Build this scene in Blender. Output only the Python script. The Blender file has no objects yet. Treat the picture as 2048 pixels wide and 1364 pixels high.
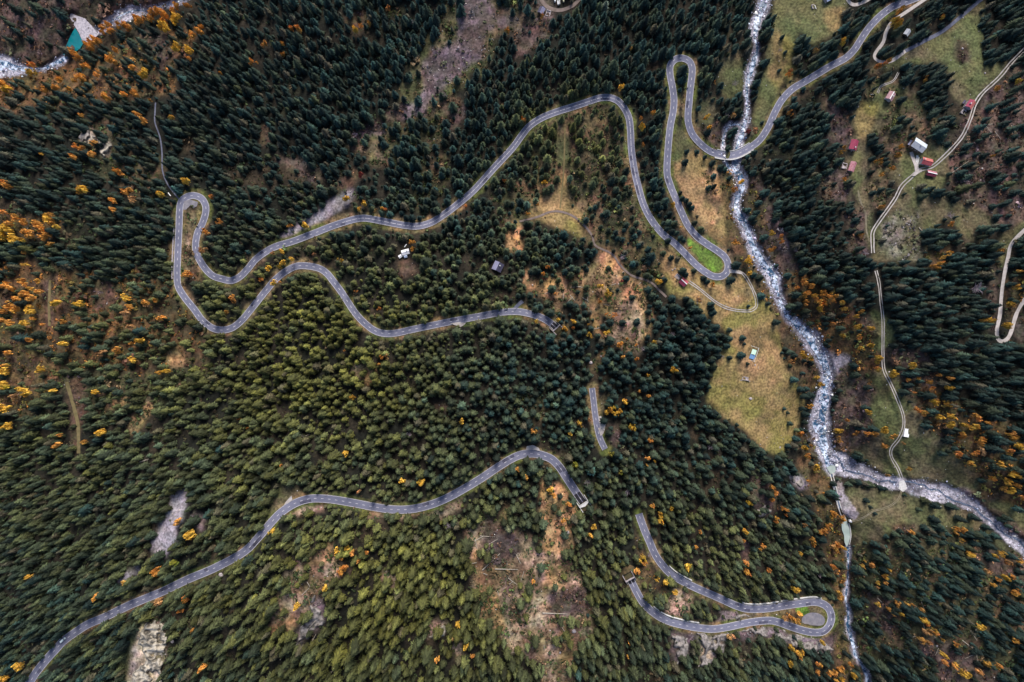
import bpy, bmesh, math, random
import numpy as np
from mathutils import Vector

# ------------------------------------------------------------------ camera, sky, sun, exposure
SC = bpy.context.scene
W2, H2 = 2048.0, 1364.0            # survey grid of the site (one unit is about 0.43 m on the valley floor)
CX, CY, F, HC = 1024.0, 682.0, 1365.3, 600.0
cam_d = bpy.data.cameras.new('camera'); cam = bpy.data.objects.new('camera', cam_d)
SC.collection.objects.link(cam)
cam.location = (0, 0, HC); cam.rotation_euler = (0, 0, 0)
cam_d.sensor_width = 36; cam_d.lens = 36 * F / 2048; cam_d.clip_end = 5000; cam_d.clip_start = 1
SC.camera = cam
wd = bpy.data.worlds.new('World'); SC.world = wd; wd.use_nodes = True
nt = wd.node_tree
sky = nt.nodes.new('ShaderNodeTexSky'); sky.sky_type = 'NISHITA'; sky.sun_disc = False
SUN_EL, SUN_AZ = 48.0, 8.0        # the sun stands low behind thin cloud at the top of the picture
sky.sun_elevation = math.radians(SUN_EL); sky.sun_rotation = math.radians(SUN_AZ)
sky.air_density = 1.0; sky.dust_density = 2.0
nt.links.new(sky.outputs[0], nt.nodes['Background'].inputs[0])
nt.nodes['Background'].inputs[1].default_value = 0.105
sun_d = bpy.data.lights.new('sun', 'SUN'); sun = bpy.data.objects.new('sun', sun_d); SC.collection.objects.link(sun)
sun_d.energy = 2.9; sun_d.angle = math.radians(24); sun_d.color = (1.0, 0.92, 0.80)
_d = Vector((math.sin(math.radians(SUN_AZ)) * math.cos(math.radians(SUN_EL)), math.cos(math.radians(SUN_AZ)) * math.cos(math.radians(SUN_EL)), math.sin(math.radians(SUN_EL))))
sun.rotation_euler = _d.to_track_quat('Z', 'Y').to_euler()
SC.view_settings.view_transform = 'Standard'; SC.view_settings.look = 'None'
SC.view_settings.gamma = 1; SC.view_settings.exposure = 0.7
SC.cycles.max_bounces = 4; SC.cycles.diffuse_bounces = 1; SC.cycles.glossy_bounces = 2
SC.cycles.transparent_max_bounces = 4

rng = np.random.default_rng(7); random.seed(7)
COL = SC.collection

# ------------------------------------------------------------------ value noise
def vnoise(u, v, scale, seed):
    u = np.asarray(u, float) / scale + 1000.3; v = np.asarray(v, float) / scale + 1000.7
    i = np.floor(u).astype(np.int64); j = np.floor(v).astype(np.int64)
    fu = u - i; fv = v - j; fu = fu * fu * (3 - 2 * fu); fv = fv * fv * (3 - 2 * fv)
    def h(a, b):
        n = (a * 374761393 + b * 668265263 + seed * 982451653) & 0xffffffff
        n = ((n ^ (n >> 13)) * 1274126177) & 0xffffffff
        n = (n ^ (n >> 16)) & 0xffffffff
        return n / 4294967295.0
    return (h(i, j) * (1 - fu) + h(i + 1, j) * fu) * (1 - fv) + (h(i, j + 1) * (1 - fu) + h(i + 1, j + 1) * fu) * fv
def fbm(u, v, scale, seed, octs=4):
    s = 0; a = 1; t = 0
    for k in range(octs):
        s = s + a * vnoise(u, v, scale / 2 ** k, seed + 17 * k); t += a; a *= 0.55
    return s / t
def smooth(a, b, x):
    t = np.clip((x - a) / (b - a), 0, 1); return t * t * (3 - 2 * t)

# ------------------------------------------------------------------ traced lines
def P(s): 
    return [tuple(float(q) for q in p.split(',')) for p in s.split()]
def curve(pts, step=2.0):
    p = np.array(pts, float); out = []
    q = np.vstack([2 * p[0] - p[1], p, 2 * p[-1] - p[-2]])
    for k in range(1, len(q) - 2):
        a, b, c, d = q[k - 1], q[k], q[k + 1], q[k + 2]
        n = max(2, int(np.hypot(*(c - b)[:2]) / step))
        t = np.arange(n)[:, None] / n
        out.append(0.5 * (2 * b + (c - a) * t + (2 * a - 5 * b + 4 * c - d) * t ** 2 + (3 * b - a - 3 * c + d) * t ** 3))
    out.append(p[-1:])
    r = np.vstack(out)
    d = np.r_[0, np.cumsum(np.hypot(np.diff(r[:, 0]), np.diff(r[:, 1])))]
    s = np.arange(0, d[-1], step)
    return np.stack([np.interp(s, d, r[:, k]) for k in range(r.shape[1])], 1)

ROAD_PASS = curve(P("1880,-32 1845,-10 1816,2 1788,12 1766,27 1748,44 1733,62 1718,85 1708,100 1691,116 1661,132 1636,147 1608,164 1586,177 1566,197 1551,222 1536,255 1519,280 1496,297 1471,309 1449,310 1424,304 1404,290 1386,270 1378,250 1376,232 1378,207 1381,175 1384,150 1384,134 1378,122 1364,116 1350,119 1341,130 1340,147 1345,175 1348,200 1346,225 1341,250 1337,287 1334,341 1339,366 1351,396 1364,426 1376,451 1394,473 1414,488 1434,501 1449,513 1456,528 1454,543 1444,552 1429,553 1414,546 1394,531 1374,511 1351,488 1329,471 1311,451 1296,428 1285,403 1276,371 1269,341 1263,300 1261,262 1258,237 1249,217 1236,202 1219,195 1199,196 1174,204 1144,214 1109,225 1081,237 1059,252 1044,270 1024,297 987,337 947,381 912,411 882,433 862,445 837,452 812,451 774,444 737,437 717,437 692,443 662,453 624,468 587,482 557,491 537,500 512,518 496,537 480,553 463,561 445,558 425,551 408,534 395,511 391,491 395,466 405,446 411,426 411,411 403,397 388,391 373,394 362,404 359,423 358,453 356,491 355,516 354,546 356,571 368,593 388,618 405,641 425,656 445,660 465,655 483,641 500,621 532,581 552,558 574,541 594,532 617,532 639,537 654,547 667,563 682,583 697,606 712,628 729,646 749,661 769,667 792,666 824,659 862,651 912,641 962,632 1000,625 1024,623 1044,624 1069,630 1089,638 1104,648 1113,657"))
ROAD_GAP = curve(P("1184,776 1187,800 1190,826 1195,857 1201,879 1211,900"))
ROAD_LOW = curve(P("20,1420 44,1388 60,1364 72,1345 92,1320 112,1298 127,1282 150,1265 175,1249 212,1233 262,1209 325,1183 375,1159 425,1138 470,1115 495,1098 512,1080 527,1063 544,1043 562,1025 589,1007 617,998 642,997 672,1000 707,1006 749,1014 787,1019 824,1018 862,1009 892,997 922,981 962,957 999,932 1024,917 1044,909 1066,907 1086,911 1104,919 1119,934 1131,952 1144,972 1156,990 1166,1005"))
ROAD_HAIR = curve(P("1258,1154 1264,1165 1274,1185 1286,1205 1304,1223 1329,1239 1361,1249 1399,1256 1429,1258 1461,1253 1499,1245 1536,1241 1556,1244 1581,1253 1606,1261 1628,1265 1646,1263 1658,1252 1663,1235 1658,1218 1646,1208 1628,1204 1601,1207 1566,1212 1536,1217 1499,1218 1474,1212 1436,1195 1386,1173 1349,1153 1329,1135 1311,1110 1299,1083 1289,1060 1281,1038 1277,1026"))
ROADS = [(ROAD_PASS, 13.2), (ROAD_GAP, 11.6), (ROAD_LOW, 15.6), (ROAD_HAIR, 14.4)]
TR = {
 'track_a': (curve(P("1860,-8 1848,0 1811,25 1786,42 1773,62 1766,85 1752,104 1749,114 1757,122 1770,124 1786,120 1811,102")), 6.5, 'gravel'),
 'track_b': (curve(P("1805,105 1830,92 1848,82 1886,62 1923,32 1961,0 1975,-12")), 7, 'paved'),
 'track_c': (curve(P("2070,78 2048,100 2023,125 1998,155 1966,185 1951,207 1941,237 1926,270 1906,295 1886,315 1866,332 1850,337 1838,341 1818,358 1803,373 1791,396 1776,418 1758,443 1746,463 1745,481 1746,508")), 7.4, 'twin'),
 'track_d': (curve(P("1752,541 1758,566 1762,603 1766,641 1766,682 1766,707 1768,739 1781,767 1793,794 1806,829 1807,854 1798,877 1783,897 1783,914 1796,937 1805,960")), 6.2, 'twin'),
 'track_e': (curve(P("1835,342 1832,330 1826,315 1822,303")), 7.5, 'gravel'),
 'track_f': (curve(P("1803,982 1796,999 1776,1014 1748,1022 1725,1036 1702,1043")), 3.5, 'faint'),
 'track_g': (curve(P("1716,381 1721,403 1731,426 1733,461 1740,485")), 2.6, 'faint'),
 'track_h': (curve(P("2075,435 2048,461 2023,488 2016,516 2008,553 2003,591 2000,628 1994,660 1996,677 2005,683 2016,676 2023,661 2033,628 2048,601 2070,575")), 7.5, 'gravel'),
 'track_i': (curve(P("1797,145 1786,162 1763,172 1755,187")), 4.2, 'twin'),
 'track_j': (curve(P("1039,443 1074,434 1099,424 1120,423 1144,431 1166,448 1184,471 1191,491 1224,508 1241,531 1264,551 1299,563 1319,581 1334,595")), 4.2, 'dirt'),
 'track_k': (curve(P("1462,541 1484,546 1499,566 1511,593 1513,611 1504,620 1490,622 1461,618 1434,606 1399,578 1376,562")), 5.4, 'twin'),
 'track_l': (curve(P("311,205 310,225 310,245 320,275 324,305 325,341 335,368 348,386 358,398")), 2.8, 'paved'),
 'track_m': (curve(P("133,764 142,794 155,844 157,877 157,907")), 7, 'grass'),
 'track_n': (curve(P("100,560 98,610 99,652")), 5, 'grass'),
 'track_o': (curve(P("1080,-8 1086,5 1101,17 1122,20 1144,12 1162,-4")), 7, 'dirt'),
 'track_p': (curve(P("1026,622 1036,610 1047,601")), 7, 'paved'),
 'track_q': (curve(P("1690,-12 1697,2 1706,9 1721,7 1742,-4")), 7, 'gravel'),
 'track_r': (curve(P("1130,255 1128,330 1124,380 1120,418")), 3.0, 'grass'),
}
S_MAIN = curve(P("1534,-40,30 1526,10,30 1516,35,28 1511,55,22 1509,75,12 1514,100,12 1506,125,20 1499,150,20 1494,175,15 1494,200,10 1494,225,10 1491,243,15 1485,260,20 1478,288,20 1472,325,22 1471,341,25 1479,349,25 1484,371,23 1474,398,22 1474,423,24 1489,448,27 1499,476,26 1509,501,26 1524,526,28 1540,545,27 1549,566,28 1558,598,20 1566,618,15 1578,636,20 1596,651,28 1618,673,36 1628,690,34 1643,715,32 1653,740,28 1653,767,28 1648,794,32 1643,822,38 1639,852,44 1643,877,38 1651,902,36 1660,925,34 1664,940,20"))
S_BR = curve(P("1480,250,9 1460,251,10 1449,268,8 1445,300,7 1452,325,8 1466,345,9"))
S_RIGHT = curve(P("1662,915,30 1680,925,44 1705,938,38 1731,947,32 1761,960,28 1803,968,24 1836,975,34 1873,985,40 1911,995,36 1948,1012,24 1973,1034,22 1998,1056,24 2023,1075,24 2048,1100,22 2090,1140,22"))
S_LOW = curve(P("1696,1093,8 1697,1123,4 1696,1150,3 1693,1185,6 1692,1200,7 1697,1223,8 1697,1250,11 1702,1270,13 1707,1290,10 1712,1310,8 1725,1330,6 1735,1350,8 1738,1364,10 1745,1400,10"))
S_LOW[:, 2] *= 1.35
S_TL = curve(P("-60,128,60 0,132,54 25,136,36 55,140,16 85,138,12 105,130,15 122,121,16 132,112,14"))
S_TL2 = curve(P("192,64,14 215,48,24 240,32,30 265,22,26 290,20,16 330,10,12 360,2,12 400,-18,12"))
S_CHAN = curve(P("1663,948,3 1670,975,3 1677,1005,3 1684,1028,3 1691,1042,4"))
STREAMS = [S_MAIN, S_BR, S_RIGHT, S_LOW, S_TL, S_TL2]

# ------------------------------------------------------------------ rasters over the site
RS = 3.0; U0, V0 = -150.0, -150.0
NU, NV = int((W2 + 300) / RS) + 1, int((H2 + 300) / RS) + 1
GU, GV = np.meshgrid(U0 + RS * np.arange(NU), V0 + RS * np.arange(NV))
def samp(A, u, v):
    x = np.clip((np.asarray(u, float) - U0) / RS, 0, NU - 1.001); y = np.clip((np.asarray(v, float) - V0) / RS, 0, NV - 1.001)
    i = x.astype(int); j = y.astype(int); fx = x - i; fy = y - j
    if A.ndim == 3: fx = fx[..., None]; fy = fy[..., None]
    return (A[j, i] * (1 - fx) + A[j, i + 1] * fx) * (1 - fy) + (A[j + 1, i] * (1 - fx) + A[j + 1, i + 1] * fx) * fy
def splat(lines, reach, vals=None):
    D = np.full((NV, NU), 999.0); Hh = np.zeros((NV, NU))
    for li, L in enumerate(lines):
        for k in range(len(L)):
            u, v = L[k, 0], L[k, 1]
            i0 = max(0, int((u - reach - U0) / RS)); i1 = min(NU, int((u + reach - U0) / RS) + 2)
            j0 = max(0, int((v - reach - V0) / RS)); j1 = min(NV, int((v + reach - V0) / RS) + 2)
            if i0 >= i1 or j0 >= j1: continue
            d = np.hypot(GU[j0:j1, i0:i1] - u, GV[j0:j1, i0:i1] - v)
            if L.shape[1] > 2: d = d - L[k, 2] / 2
            sub = D[j0:j1, i0:i1]; m = d < sub
            sub[m] = d[m]
            if vals is not None: Hh[j0:j1, i0:i1][m] = vals[li][k]
    return D, Hh

# ------------------------------------------------------------------ relief
for S_ in STREAMS: S_[:, 2] *= .84 * (.8 + .45 * fbm(S_[:, 0], S_[:, 1], 30, 55, 2))
DS, _ = splat(STREAMS, 150)
def h_base(u, v):
    g = lambda a, cu, cv, su, sv: a * np.exp(-((u - cu) / su) ** 2 - ((v - cv) / sv) ** 2)
    h = g(62, 650, 1250, 620, 420) + g(30, 980, 640, 330, 300) + g(42, 2350, 450, 420, 700) - g(34, 60, 40, 420, 300) \
        + g(-22, 1650, 1100, 140, 500) + g(18, 1180, 120, 260, 260) + g(30, 2150, 1350, 350, 260) - 6
    h = h + (fbm(u, v, 260, 3, 3) - 0.5) * 22
    return h
def h_raw(u, v):
    ds = samp(DS, u, v)
    h = h_base(u, v) + (fbm(u, v, 60, 9, 4) - 0.5) * 7
    return h - 14 * np.exp(-(np.maximum(ds, 0) / 70) ** 2) - 4 * (1 - smooth(-4, 9, ds))
def sm1(a, n):
    k = np.ones(n) / n; return np.convolve(np.pad(a, n // 2, mode='edge'), k, 'same')[n // 2: n // 2 + len(a)]
road_h = []
for L, w in ROADS:
    hh = h_base(L[:, 0], L[:, 1]) - 14 * np.exp(-(np.maximum(samp(DS, L[:, 0], L[:, 1]), 12) / 70) ** 2)
    road_h.append(sm1(sm1(hh, 41), 31))
# the bridge carries the road: no fill under it
onb = (np.abs(ROAD_PASS[:, 0] - 1468) < 21) & (np.abs(ROAD_PASS[:, 1] - 308) < 12)
lines = [ROAD_PASS[~onb]] + [r[0] for r in ROADS[1:]]
vals = [road_h[0][~onb]] + road_h[1:]
DR, HR = splat(lines, 45, vals)
DRall, _ = splat([r[0] for r in ROADS], 30)
hid = (np.abs(ROAD_PASS[:, 0] - 488) < 13) & (np.abs(ROAD_PASS[:, 1] - 545) < 16)
DRc, _ = splat([ROAD_PASS[~hid][:-3], ROAD_GAP[13:-12], ROAD_LOW, ROAD_HAIR[4:-9]], 30)
track_h = {k: sm1(h_raw(t[0][:, 0], t[0][:, 1]), 15) for k, t in TR.items()}
for k, t in TR.items():     # tracks meet the road at its level
    d = samp(DR, t[0][:, 0], t[0][:, 1]); hr = samp(HR, t[0][:, 0], t[0][:, 1])
    m = 1 - smooth(8, 26, d); track_h[k] = track_h[k] * (1 - m) + hr * m
DT, HT = splat([t[0] for t in TR.values()], 26, list(track_h.values()))

DTc, _ = splat([t[0] for k_, t in TR.items() if k_ not in ('track_l', 'track_b')], 26)
# flat places: (polygon of the surface, level offset)
def inpoly(pts, u, v):
    u = np.asarray(u); v = np.asarray(v); c = np.zeros(u.shape, bool); n = len(pts)
    for i in range(n):
        x1, y1 = pts[i]; x2, y2 = pts[(i + 1) % n]
        if y1 == y2: continue
        m = ((y1 > v) != (y2 > v)) & (u < (x2 - x1) * (v - y1) / (y2 - y1) + x1)
        c ^= m
    return c
def blur(A, n):
    for _ in range(2):
        c = np.cumsum(np.pad(A, ((0, 0), (n + 1, n)), mode='edge'), 1); A = (c[:, 2 * n + 1:] - c[:, :-2 * n - 1]) / (2 * n + 1)
        c = np.cumsum(np.pad(A, ((n + 1, n), (0, 0)), mode='edge'), 0); A = (c[2 * n + 1:] - c[:-2 * n - 1]) / (2 * n + 1)
    return A
POOL = P("126,109 132,92 140,73 150,55 158,68 167,86 160,97 148,106 136,111")
APRON = P("136,22 150,30 170,37 184,52 197,69 186,79 172,86 164,80 158,66 148,50 140,36")
POND = P("1653,935 1661,931 1671,931 1671,943 1665,949 1660,947")
BASIN = P("1687,1030 1691,1031 1695,1046 1699,1058 1700,1074 1697,1088 1693,1094 1689,1084 1688,1070 1684,1060 1683,1048 1684,1038")
FORD = P("1799,962 1808,960 1812,968 1814,977 1806,984 1797,977")
DISC = [(1626 + 24 * math.cos(a) * (1.0 if math.cos(a) > 0 else .95), 1241 + 16 * math.sin(a)) for a in np.linspace(0, 2 * math.pi, 24, endpoint=False)]
def cpoly(p): 
    a = np.array(p); return a[:, 0].mean(), a[:, 1].mean()
hbase_r = h_raw(GU, GV)
wr = 1 - smooth(9, 26, DR)
HGT = hbase_r * (1 - wr) + HR * wr
wt = (1 - smooth(4, 16, DT)) * (1 - wr)
HGT = HGT * (1 - wt) + HT * wt
flat = {}
for nm, poly, off in (('pool', POOL, -1.5), ('apron', APRON, 0), ('pond', POND, -1), ('basin', BASIN, -1), ('ford', FORD, 0), ('disc', DISC, 0)):
    c = cpoly(poly); lv = float(samp(HGT, *c)) if nm != 'disc' else float(HR[int((1250 - V0) / RS), int((1655 - U0) / RS)])
    m = blur(inpoly(poly, GU, GV).astype(float), 2); m = smooth(0.02, 0.4, m)
    if nm == 'disc': m = m * smooth(9, 14, DR)
    HGT = HGT * (1 - m) + (lv + off) * m; flat[nm] = lv
ISL = P("1380,478 1415,498 1442,516 1448,530 1440,543 1425,545 1398,522")
def height(u, v): return samp(HGT, u, v)
def wpos(u, v, h=None, up=0.0):
    if h is None: h = height(u, v)
    z = np.asarray(h) + up; k = (HC - z) / F
    return (np.asarray(u) - CX) * k, -(np.asarray(v) - CY) * k, z

# ------------------------------------------------------------------ materials
def mat(name, col=(.5, .5, .5), rough=.9, noise=None, col2=None, scale=1.0, bump=0.0, vcol=False, detail=4, spec=0.25, lo=.35, hi=.65, obj=False, metal=0.0):
    m = bpy.data.materials.new(name); m.use_nodes = True; n = m.node_tree.nodes; l = m.node_tree.links
    b = n['Principled BSDF']; b.inputs['Roughness'].default_value = rough
    b.inputs['Specular IOR Level'].default_value = spec; b.inputs['Metallic'].default_value = metal
    src = None
    if vcol:
        a = n.new('ShaderNodeAttribute'); a.attribute_name = 'tint'; src = a.outputs['Color']
    if col2 is not None or noise:
        tc = n.new('ShaderNodeTexCoord'); tx = n.new('ShaderNodeTexNoise'); tx.inputs['Scale'].default_value = scale
        tx.inputs['Detail'].default_value = detail; l.new(tc.outputs['Object'], tx.inputs['Vector'])
        rp = n.new('ShaderNodeMapRange'); rp.inputs[1].default_value = lo; rp.inputs[2].default_value = hi
        l.new(tx.outputs['Fac'], rp.inputs[0])
        mx = n.new('ShaderNodeMix'); mx.data_type = 'RGBA'
        l.new(rp.outputs[0], mx.inputs[0])
        if vcol:
            mx.blend_type = 'MULTIPLY'; mx.inputs[0].default_value = 1
            for lk in list(l): 
                if lk.to_socket == mx.inputs[0]: l.remove(lk)
            rp.inputs[3].default_value = 1 - noise; rp.inputs[4].default_value = 1 + noise
            l.new(src, mx.inputs[6]); l.new(rp.outputs[0], mx.inputs[7])
        else:
            mx.inputs[6].default_value = (*col, 1); mx.inputs[7].default_value = (*(col2 or col), 1)
        l.new(mx.outputs[2], b.inputs['Base Color'])
        if bump:
            bp = n.new('ShaderNodeBump'); bp.inputs['Strength'].default_value = bump; bp.inputs['Distance'].default_value = 0.6
            l.new(tx.outputs['Fac'], bp.inputs['Height']); l.new(bp.outputs[0], b.inputs['Normal'])
    elif vcol: l.new(src, b.inputs['Base Color'])
    else: b.inputs['Base Color'].default_value = (*col, 1)
    return m
M = {}
M['ground'] = mat('ground_cover', vcol=True, noise=.42, scale=.5, bump=1.0, detail=10, lo=.36, hi=.64)
M['needles'] = mat('spruce_needles', vcol=True, noise=.35, scale=.8, rough=.8)
M['leaves'] = mat('autumn_leaves', vcol=True, noise=.3, scale=.9, rough=.8)
M['shrub'] = mat('shrub_leaves', vcol=True, noise=.4, scale=.9)
M['rock'] = mat('boulder_rock', vcol=True, noise=.3, scale=.8, rough=.85)
M['bark'] = mat('bark', (.06, .045, .035), col2=(.11, .09, .07), scale=3)
M['deadwood'] = mat('dead_wood', (.26, .23, .2), col2=(.42, .38, .33), scale=2)
M['asphalt'] = mat('asphalt', (.092, .098, .150), col2=(.175, .18, .255), scale=.05, detail=14, rough=.85, lo=.25, hi=.75)
M['asphalt_new_shade'] = mat('new_asphalt_and_shade', (.012, .012, .018), col2=(.02, .02, .03), scale=.5)
M['paint'] = mat('road_paint', (.5, .49, .55), col2=(.33, .32, .37), scale=.8, rough=.6)
M['kerb'] = mat('pale_kerb', (.26, .25, .27), col2=(.46, .44, .46), scale=.25, detail=8)
M['disc'] = mat('turning_place', (.14, .138, .17), col2=(.21, .2, .23), scale=.35, detail=8)
M['paved'] = mat('weathered_paving', (.075, .085, .13), col2=(.12, .125, .17), scale=.4)
M['gravel'] = mat('gravel_lane', (.42, .39, .39), col2=(.32, .29, .28), scale=.4, detail=8)
M['rut'] = mat('wheel_rut', (.42, .39, .40), col2=(.28, .26, .24), scale=.3, detail=8)
M['rutdirt'] = mat('dirt_lane', (.13, .1, .09), col2=(.19, .15, .14), scale=.3, detail=8)
M['rutfaint'] = mat('faint_lane', (.26, .23, .18), col2=(.18, .16, .1), scale=.4, detail=6)
M['grasslane'] = mat('grassy_lane', (.15, .12, .06), col2=(.1, .085, .04), scale=.3, detail=6)
M['water'] = mat('stream_water', (.025, .07, .14), col2=(.55, .64, .82), scale=.22, detail=14, rough=.25, lo=.45, hi=.6, spec=.5)
M['waterdark'] = mat('rivulet_water', (.03, .05, .1), col2=(.12, .15, .22), scale=.6, rough=.3)
M['pool'] = mat('turquoise_water', (.003, .12, .15), col2=(.006, .17, .20), scale=.08, rough=.15, spec=.5)
M['milky'] = mat('milky_water', (.24, .30, .29), col2=(.33, .39, .38), scale=.15, rough=.2)
M['concrete'] = mat('concrete', (.42, .42, .43), col2=(.55, .55, .56), scale=.6, detail=8)
M['apron'] = mat('dam_apron', (.25, .24, .29), col2=(.42, .40, .46), scale=.6, detail=12, lo=.4, hi=.6)
M['dark'] = mat('black_and_tunnel_shade', (.008, .008, .01))
M['glass'] = mat('window_glass', (.03, .04, .05), rough=.15, spec=.5)
M['wood'] = mat('weathered_timber', (.09, .06, .045), col2=(.14, .1, .07), scale=1.5)
M['stone'] = mat('rubble_stone', (.25, .22, .24), col2=(.42, .38, .4), scale=1.1, detail=8)
M['white'] = mat('white_paint', (.75, .76, .78), col2=(.66, .67, .7), scale=.7)
M['blue'] = mat('blue_sheet', (.1, .2, .38), col2=(.14, .26, .46), scale=.8)
M['mint'] = mat('mint_sheet', (.45, .66, .55), col2=(.55, .74, .62), scale=.8)
M['tyre'] = mat('tyre_rubber', (.02, .02, .02))
M['carpaint'] = mat('car_paint', (.55, .68, .74), rough=.35, spec=.5)
M['redlamp'] = mat('red_lamp', (.4, .02, .02), rough=.3)
def roofm(nm, c, c2=None):
    c2 = c2 or tuple(x * .7 for x in c); M[nm] = mat(nm, c, col2=c2, scale=.9, detail=6, rough=.7); return M[nm]
roofm('roof_white', (.78, .78, .84), (.7, .7, .76)); roofm('roof_dark', (.05, .05, .085), (.08, .075, .12)); roofm('roof_red', (.4, .09, .1), (.3, .06, .08))
roofm('roof_mauve', (.3, .17, .2), (.4, .24, .26)); roofm('roof_grey', (.36, .38, .44), (.28, .3, .36)); roofm('roof_orange', (.5, .16, .13), (.38, .11, .12))
roofm('roof_magenta', (.3, .05, .1), (.23, .04, .08)); roofm('roof_pink', (.44, .24, .28), (.3, .1, .13)); roofm('roof_barn', (.46, .53, .6), (.55, .6, .66))
roofm('roof_maroon', (.18, .03, .06), (.25, .05, .08)); roofm('roof_slate', (.2, .2, .32), (.26, .26, .38)); roofm('roof_blue', (.25, .33, .5), (.4, .45, .6))

# ------------------------------------------------------------------ object helpers
def mesh_obj(name, V, Fc, m, parent=None, cols=None, smooth_=False):
    me = bpy.data.meshes.new(name)
    V = np.asarray(V, np.float32)
    if isinstance(Fc, np.ndarray):
        k = Fc.shape[1]; me.vertices.add(len(V)); me.vertices.foreach_set('co', V.ravel())
        me.loops.add(Fc.size); me.loops.foreach_set('vertex_index', Fc.astype(np.int32).ravel())
        me.polygons.add(len(Fc)); me.polygons.foreach_set('loop_start', np.arange(0, Fc.size, k, dtype=np.int32))
        me.polygons.foreach_set('loop_total', np.full(len(Fc), k, dtype=np.int32))
        if smooth_: me.polygons.foreach_set('use_smooth', np.ones(len(Fc), bool))
        me.update(calc_edges=True)
    else:
        me.from_pydata([tuple(map(float, p)) for p in V], [], Fc); me.update()
    if cols is not None:
        a = me.color_attributes.new('tint', 'FLOAT_COLOR', 'POINT')
        c = np.ones((len(V), 4), np.float32); c[:, :3] = cols; a.data.foreach_set('color', c.ravel())
    me.materials.append(m) if not isinstance(m, (list, tuple)) else [me.materials.append(x) for x in m]
    o = bpy.data.objects.new(name, me); COL.objects.link(o)
    if parent is not None: o.parent = parent
    return o
def tag(o, label=None, cat=None, group=None, kind=None):
    if label: o['label'] = label
    if cat: o['category'] = cat
    if group: o['group'] = group
    if kind: o['kind'] = kind
    return o
def empty(name, loc, rz=0):
    o = bpy.data.objects.new(name, None); o.location = loc; o.rotation_euler = (0, 0, rz); COL.objects.link(o)
    o.empty_display_size = 1; return o
class MB:
    def __init__(s): s.V = []; s.F = []
    def box(s, x0, x1, y0, y1, z0, z1):
        b = len(s.V); s.V += [(x, y, z) for z in (z0, z1) for x, y in ((x0, y0), (x1, y0), (x1, y1), (x0, y1))]
        s.F += [[b, b + 3, b + 2, b + 1], [b + 4, b + 5, b + 6, b + 7]] + [[b + i, b + (i + 1) % 4, b + 4 + (i + 1) % 4, b + 4 + i] for i in range(4)]
        return s
    def slab(s, quad, t):
        """quad: four top corners counter-clockwise seen from above; t: thickness downwards"""
        b = len(s.V); s.V += [tuple(q) for q in quad] + [(q[0], q[1], q[2] - t) for q in quad]
        s.F += [[b, b + 1, b + 2, b + 3], [b + 7, b + 6, b + 5, b + 4]] + [[b + i, b + 4 + i, b + 4 + (i + 1) % 4, b + (i + 1) % 4] for i in range(4)]
        return s
    def tube(s, p0, p1, r0, r1, n=6):
        p0 = Vector(p0); p1 = Vector(p1); d = (p1 - p0).normalized(); a = d.orthogonal().normalized(); c = d.cross(a); b = len(s.V)
        for p, r in ((p0, r0), (p1, r1)):
            for k in range(n):
                t = 2 * math.pi * k / n; s.V.append(tuple(p + (a * math.cos(t) + c * math.sin(t)) * r))
        for k in range(n): s.F.append([b + k, b + (k + 1) % n, b + n + (k + 1) % n, b + n + k])
        s.F.append([b + k for k in range(n)][::-1]); s.F.append([b + n + k for k in range(n)])
        return s
    def prism(s, poly, z0, z1):
        b = len(s.V); n = len(poly); s.V += [(x, y, z0) for x, y in poly] + [(x, y, z1) for x, y in poly]
        s.F += [[b + i for i in range(n)][::-1], [b + n + i for i in range(n)]] + [[b + i, b + (i + 1) % n, b + n + (i + 1) % n, b + n + i] for i in range(n)]
        return s
    def build(s, name, m, parent=None): return mesh_obj(name, np.array(s.V), s.F, m, parent)

# ------------------------------------------------------------------ what covers the ground
# name: colour a, colour b, spruce density, shrub density, shrub palette
CL = {
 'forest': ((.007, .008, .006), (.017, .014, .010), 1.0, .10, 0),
 'meadow': ((.165, .142, .045), (.215, .152, .068), 0.0, .02, 3),
 'dry':    ((.275, .17, .085), (.20, .14, .062), 0.0, .04, 3),
 'green':  ((.078, .090, .038), (.105, .100, .046), 0.0, .03, 3),
 'lush':   ((.085, .18, .020), (.11, .20, .028), 0.0, .0, 3),
 'olive':  ((.072, .076, .034), (.098, .082, .048), 0.03, .22, 3),
 'brush':  ((.055, .038, .034), (.085, .055, .048), 0.30, .9, 2),
 'mauve':  ((.062, .042, .042), (.105, .07, .062), 0.12, .85, 2),
 'autumn': ((.048, .036, .022), (.085, .053, .027), 0.24, .95, 1),
 'talus':  ((.165, .118, .145), (.085, .062, .070), 0.05, .4, 4),
 'gravel': ((.27, .245, .30), (.22, .195, .225), 0.0, .02, 4),
 'rock':   ((.40, .33, .25), (.20, .17, .155), 0.03, .06, 4),
 'stony':  ((.125, .112, .10), (.075, .072, .045), 0.03, .6, 4),
 'scrub':  ((.070, .066, .032), (.105, .072, .048), 0.20, .95, 5),
 'hill':   ((.052, .044, .024), (.135, .088, .050), 0.62, .98, 5),
 'rust':   ((.050, .036, .020), (.105, .056, .026), 0.62, .98, 6),
 'cut':    ((.36, .205, .105), (.14, .09, .05), 0.18, .85, 5),
 'rubble': ((.30, .21, .155), (.13, .085, .055), 0.10, .95, 5),
 'sparse': ((.030, .031, .016), (.064, .044, .027), 0.80, .85, 5),
 'bare':   ((.065, .042, .030), (.085, .052, .035), 0.12, .5, 2),
}
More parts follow.
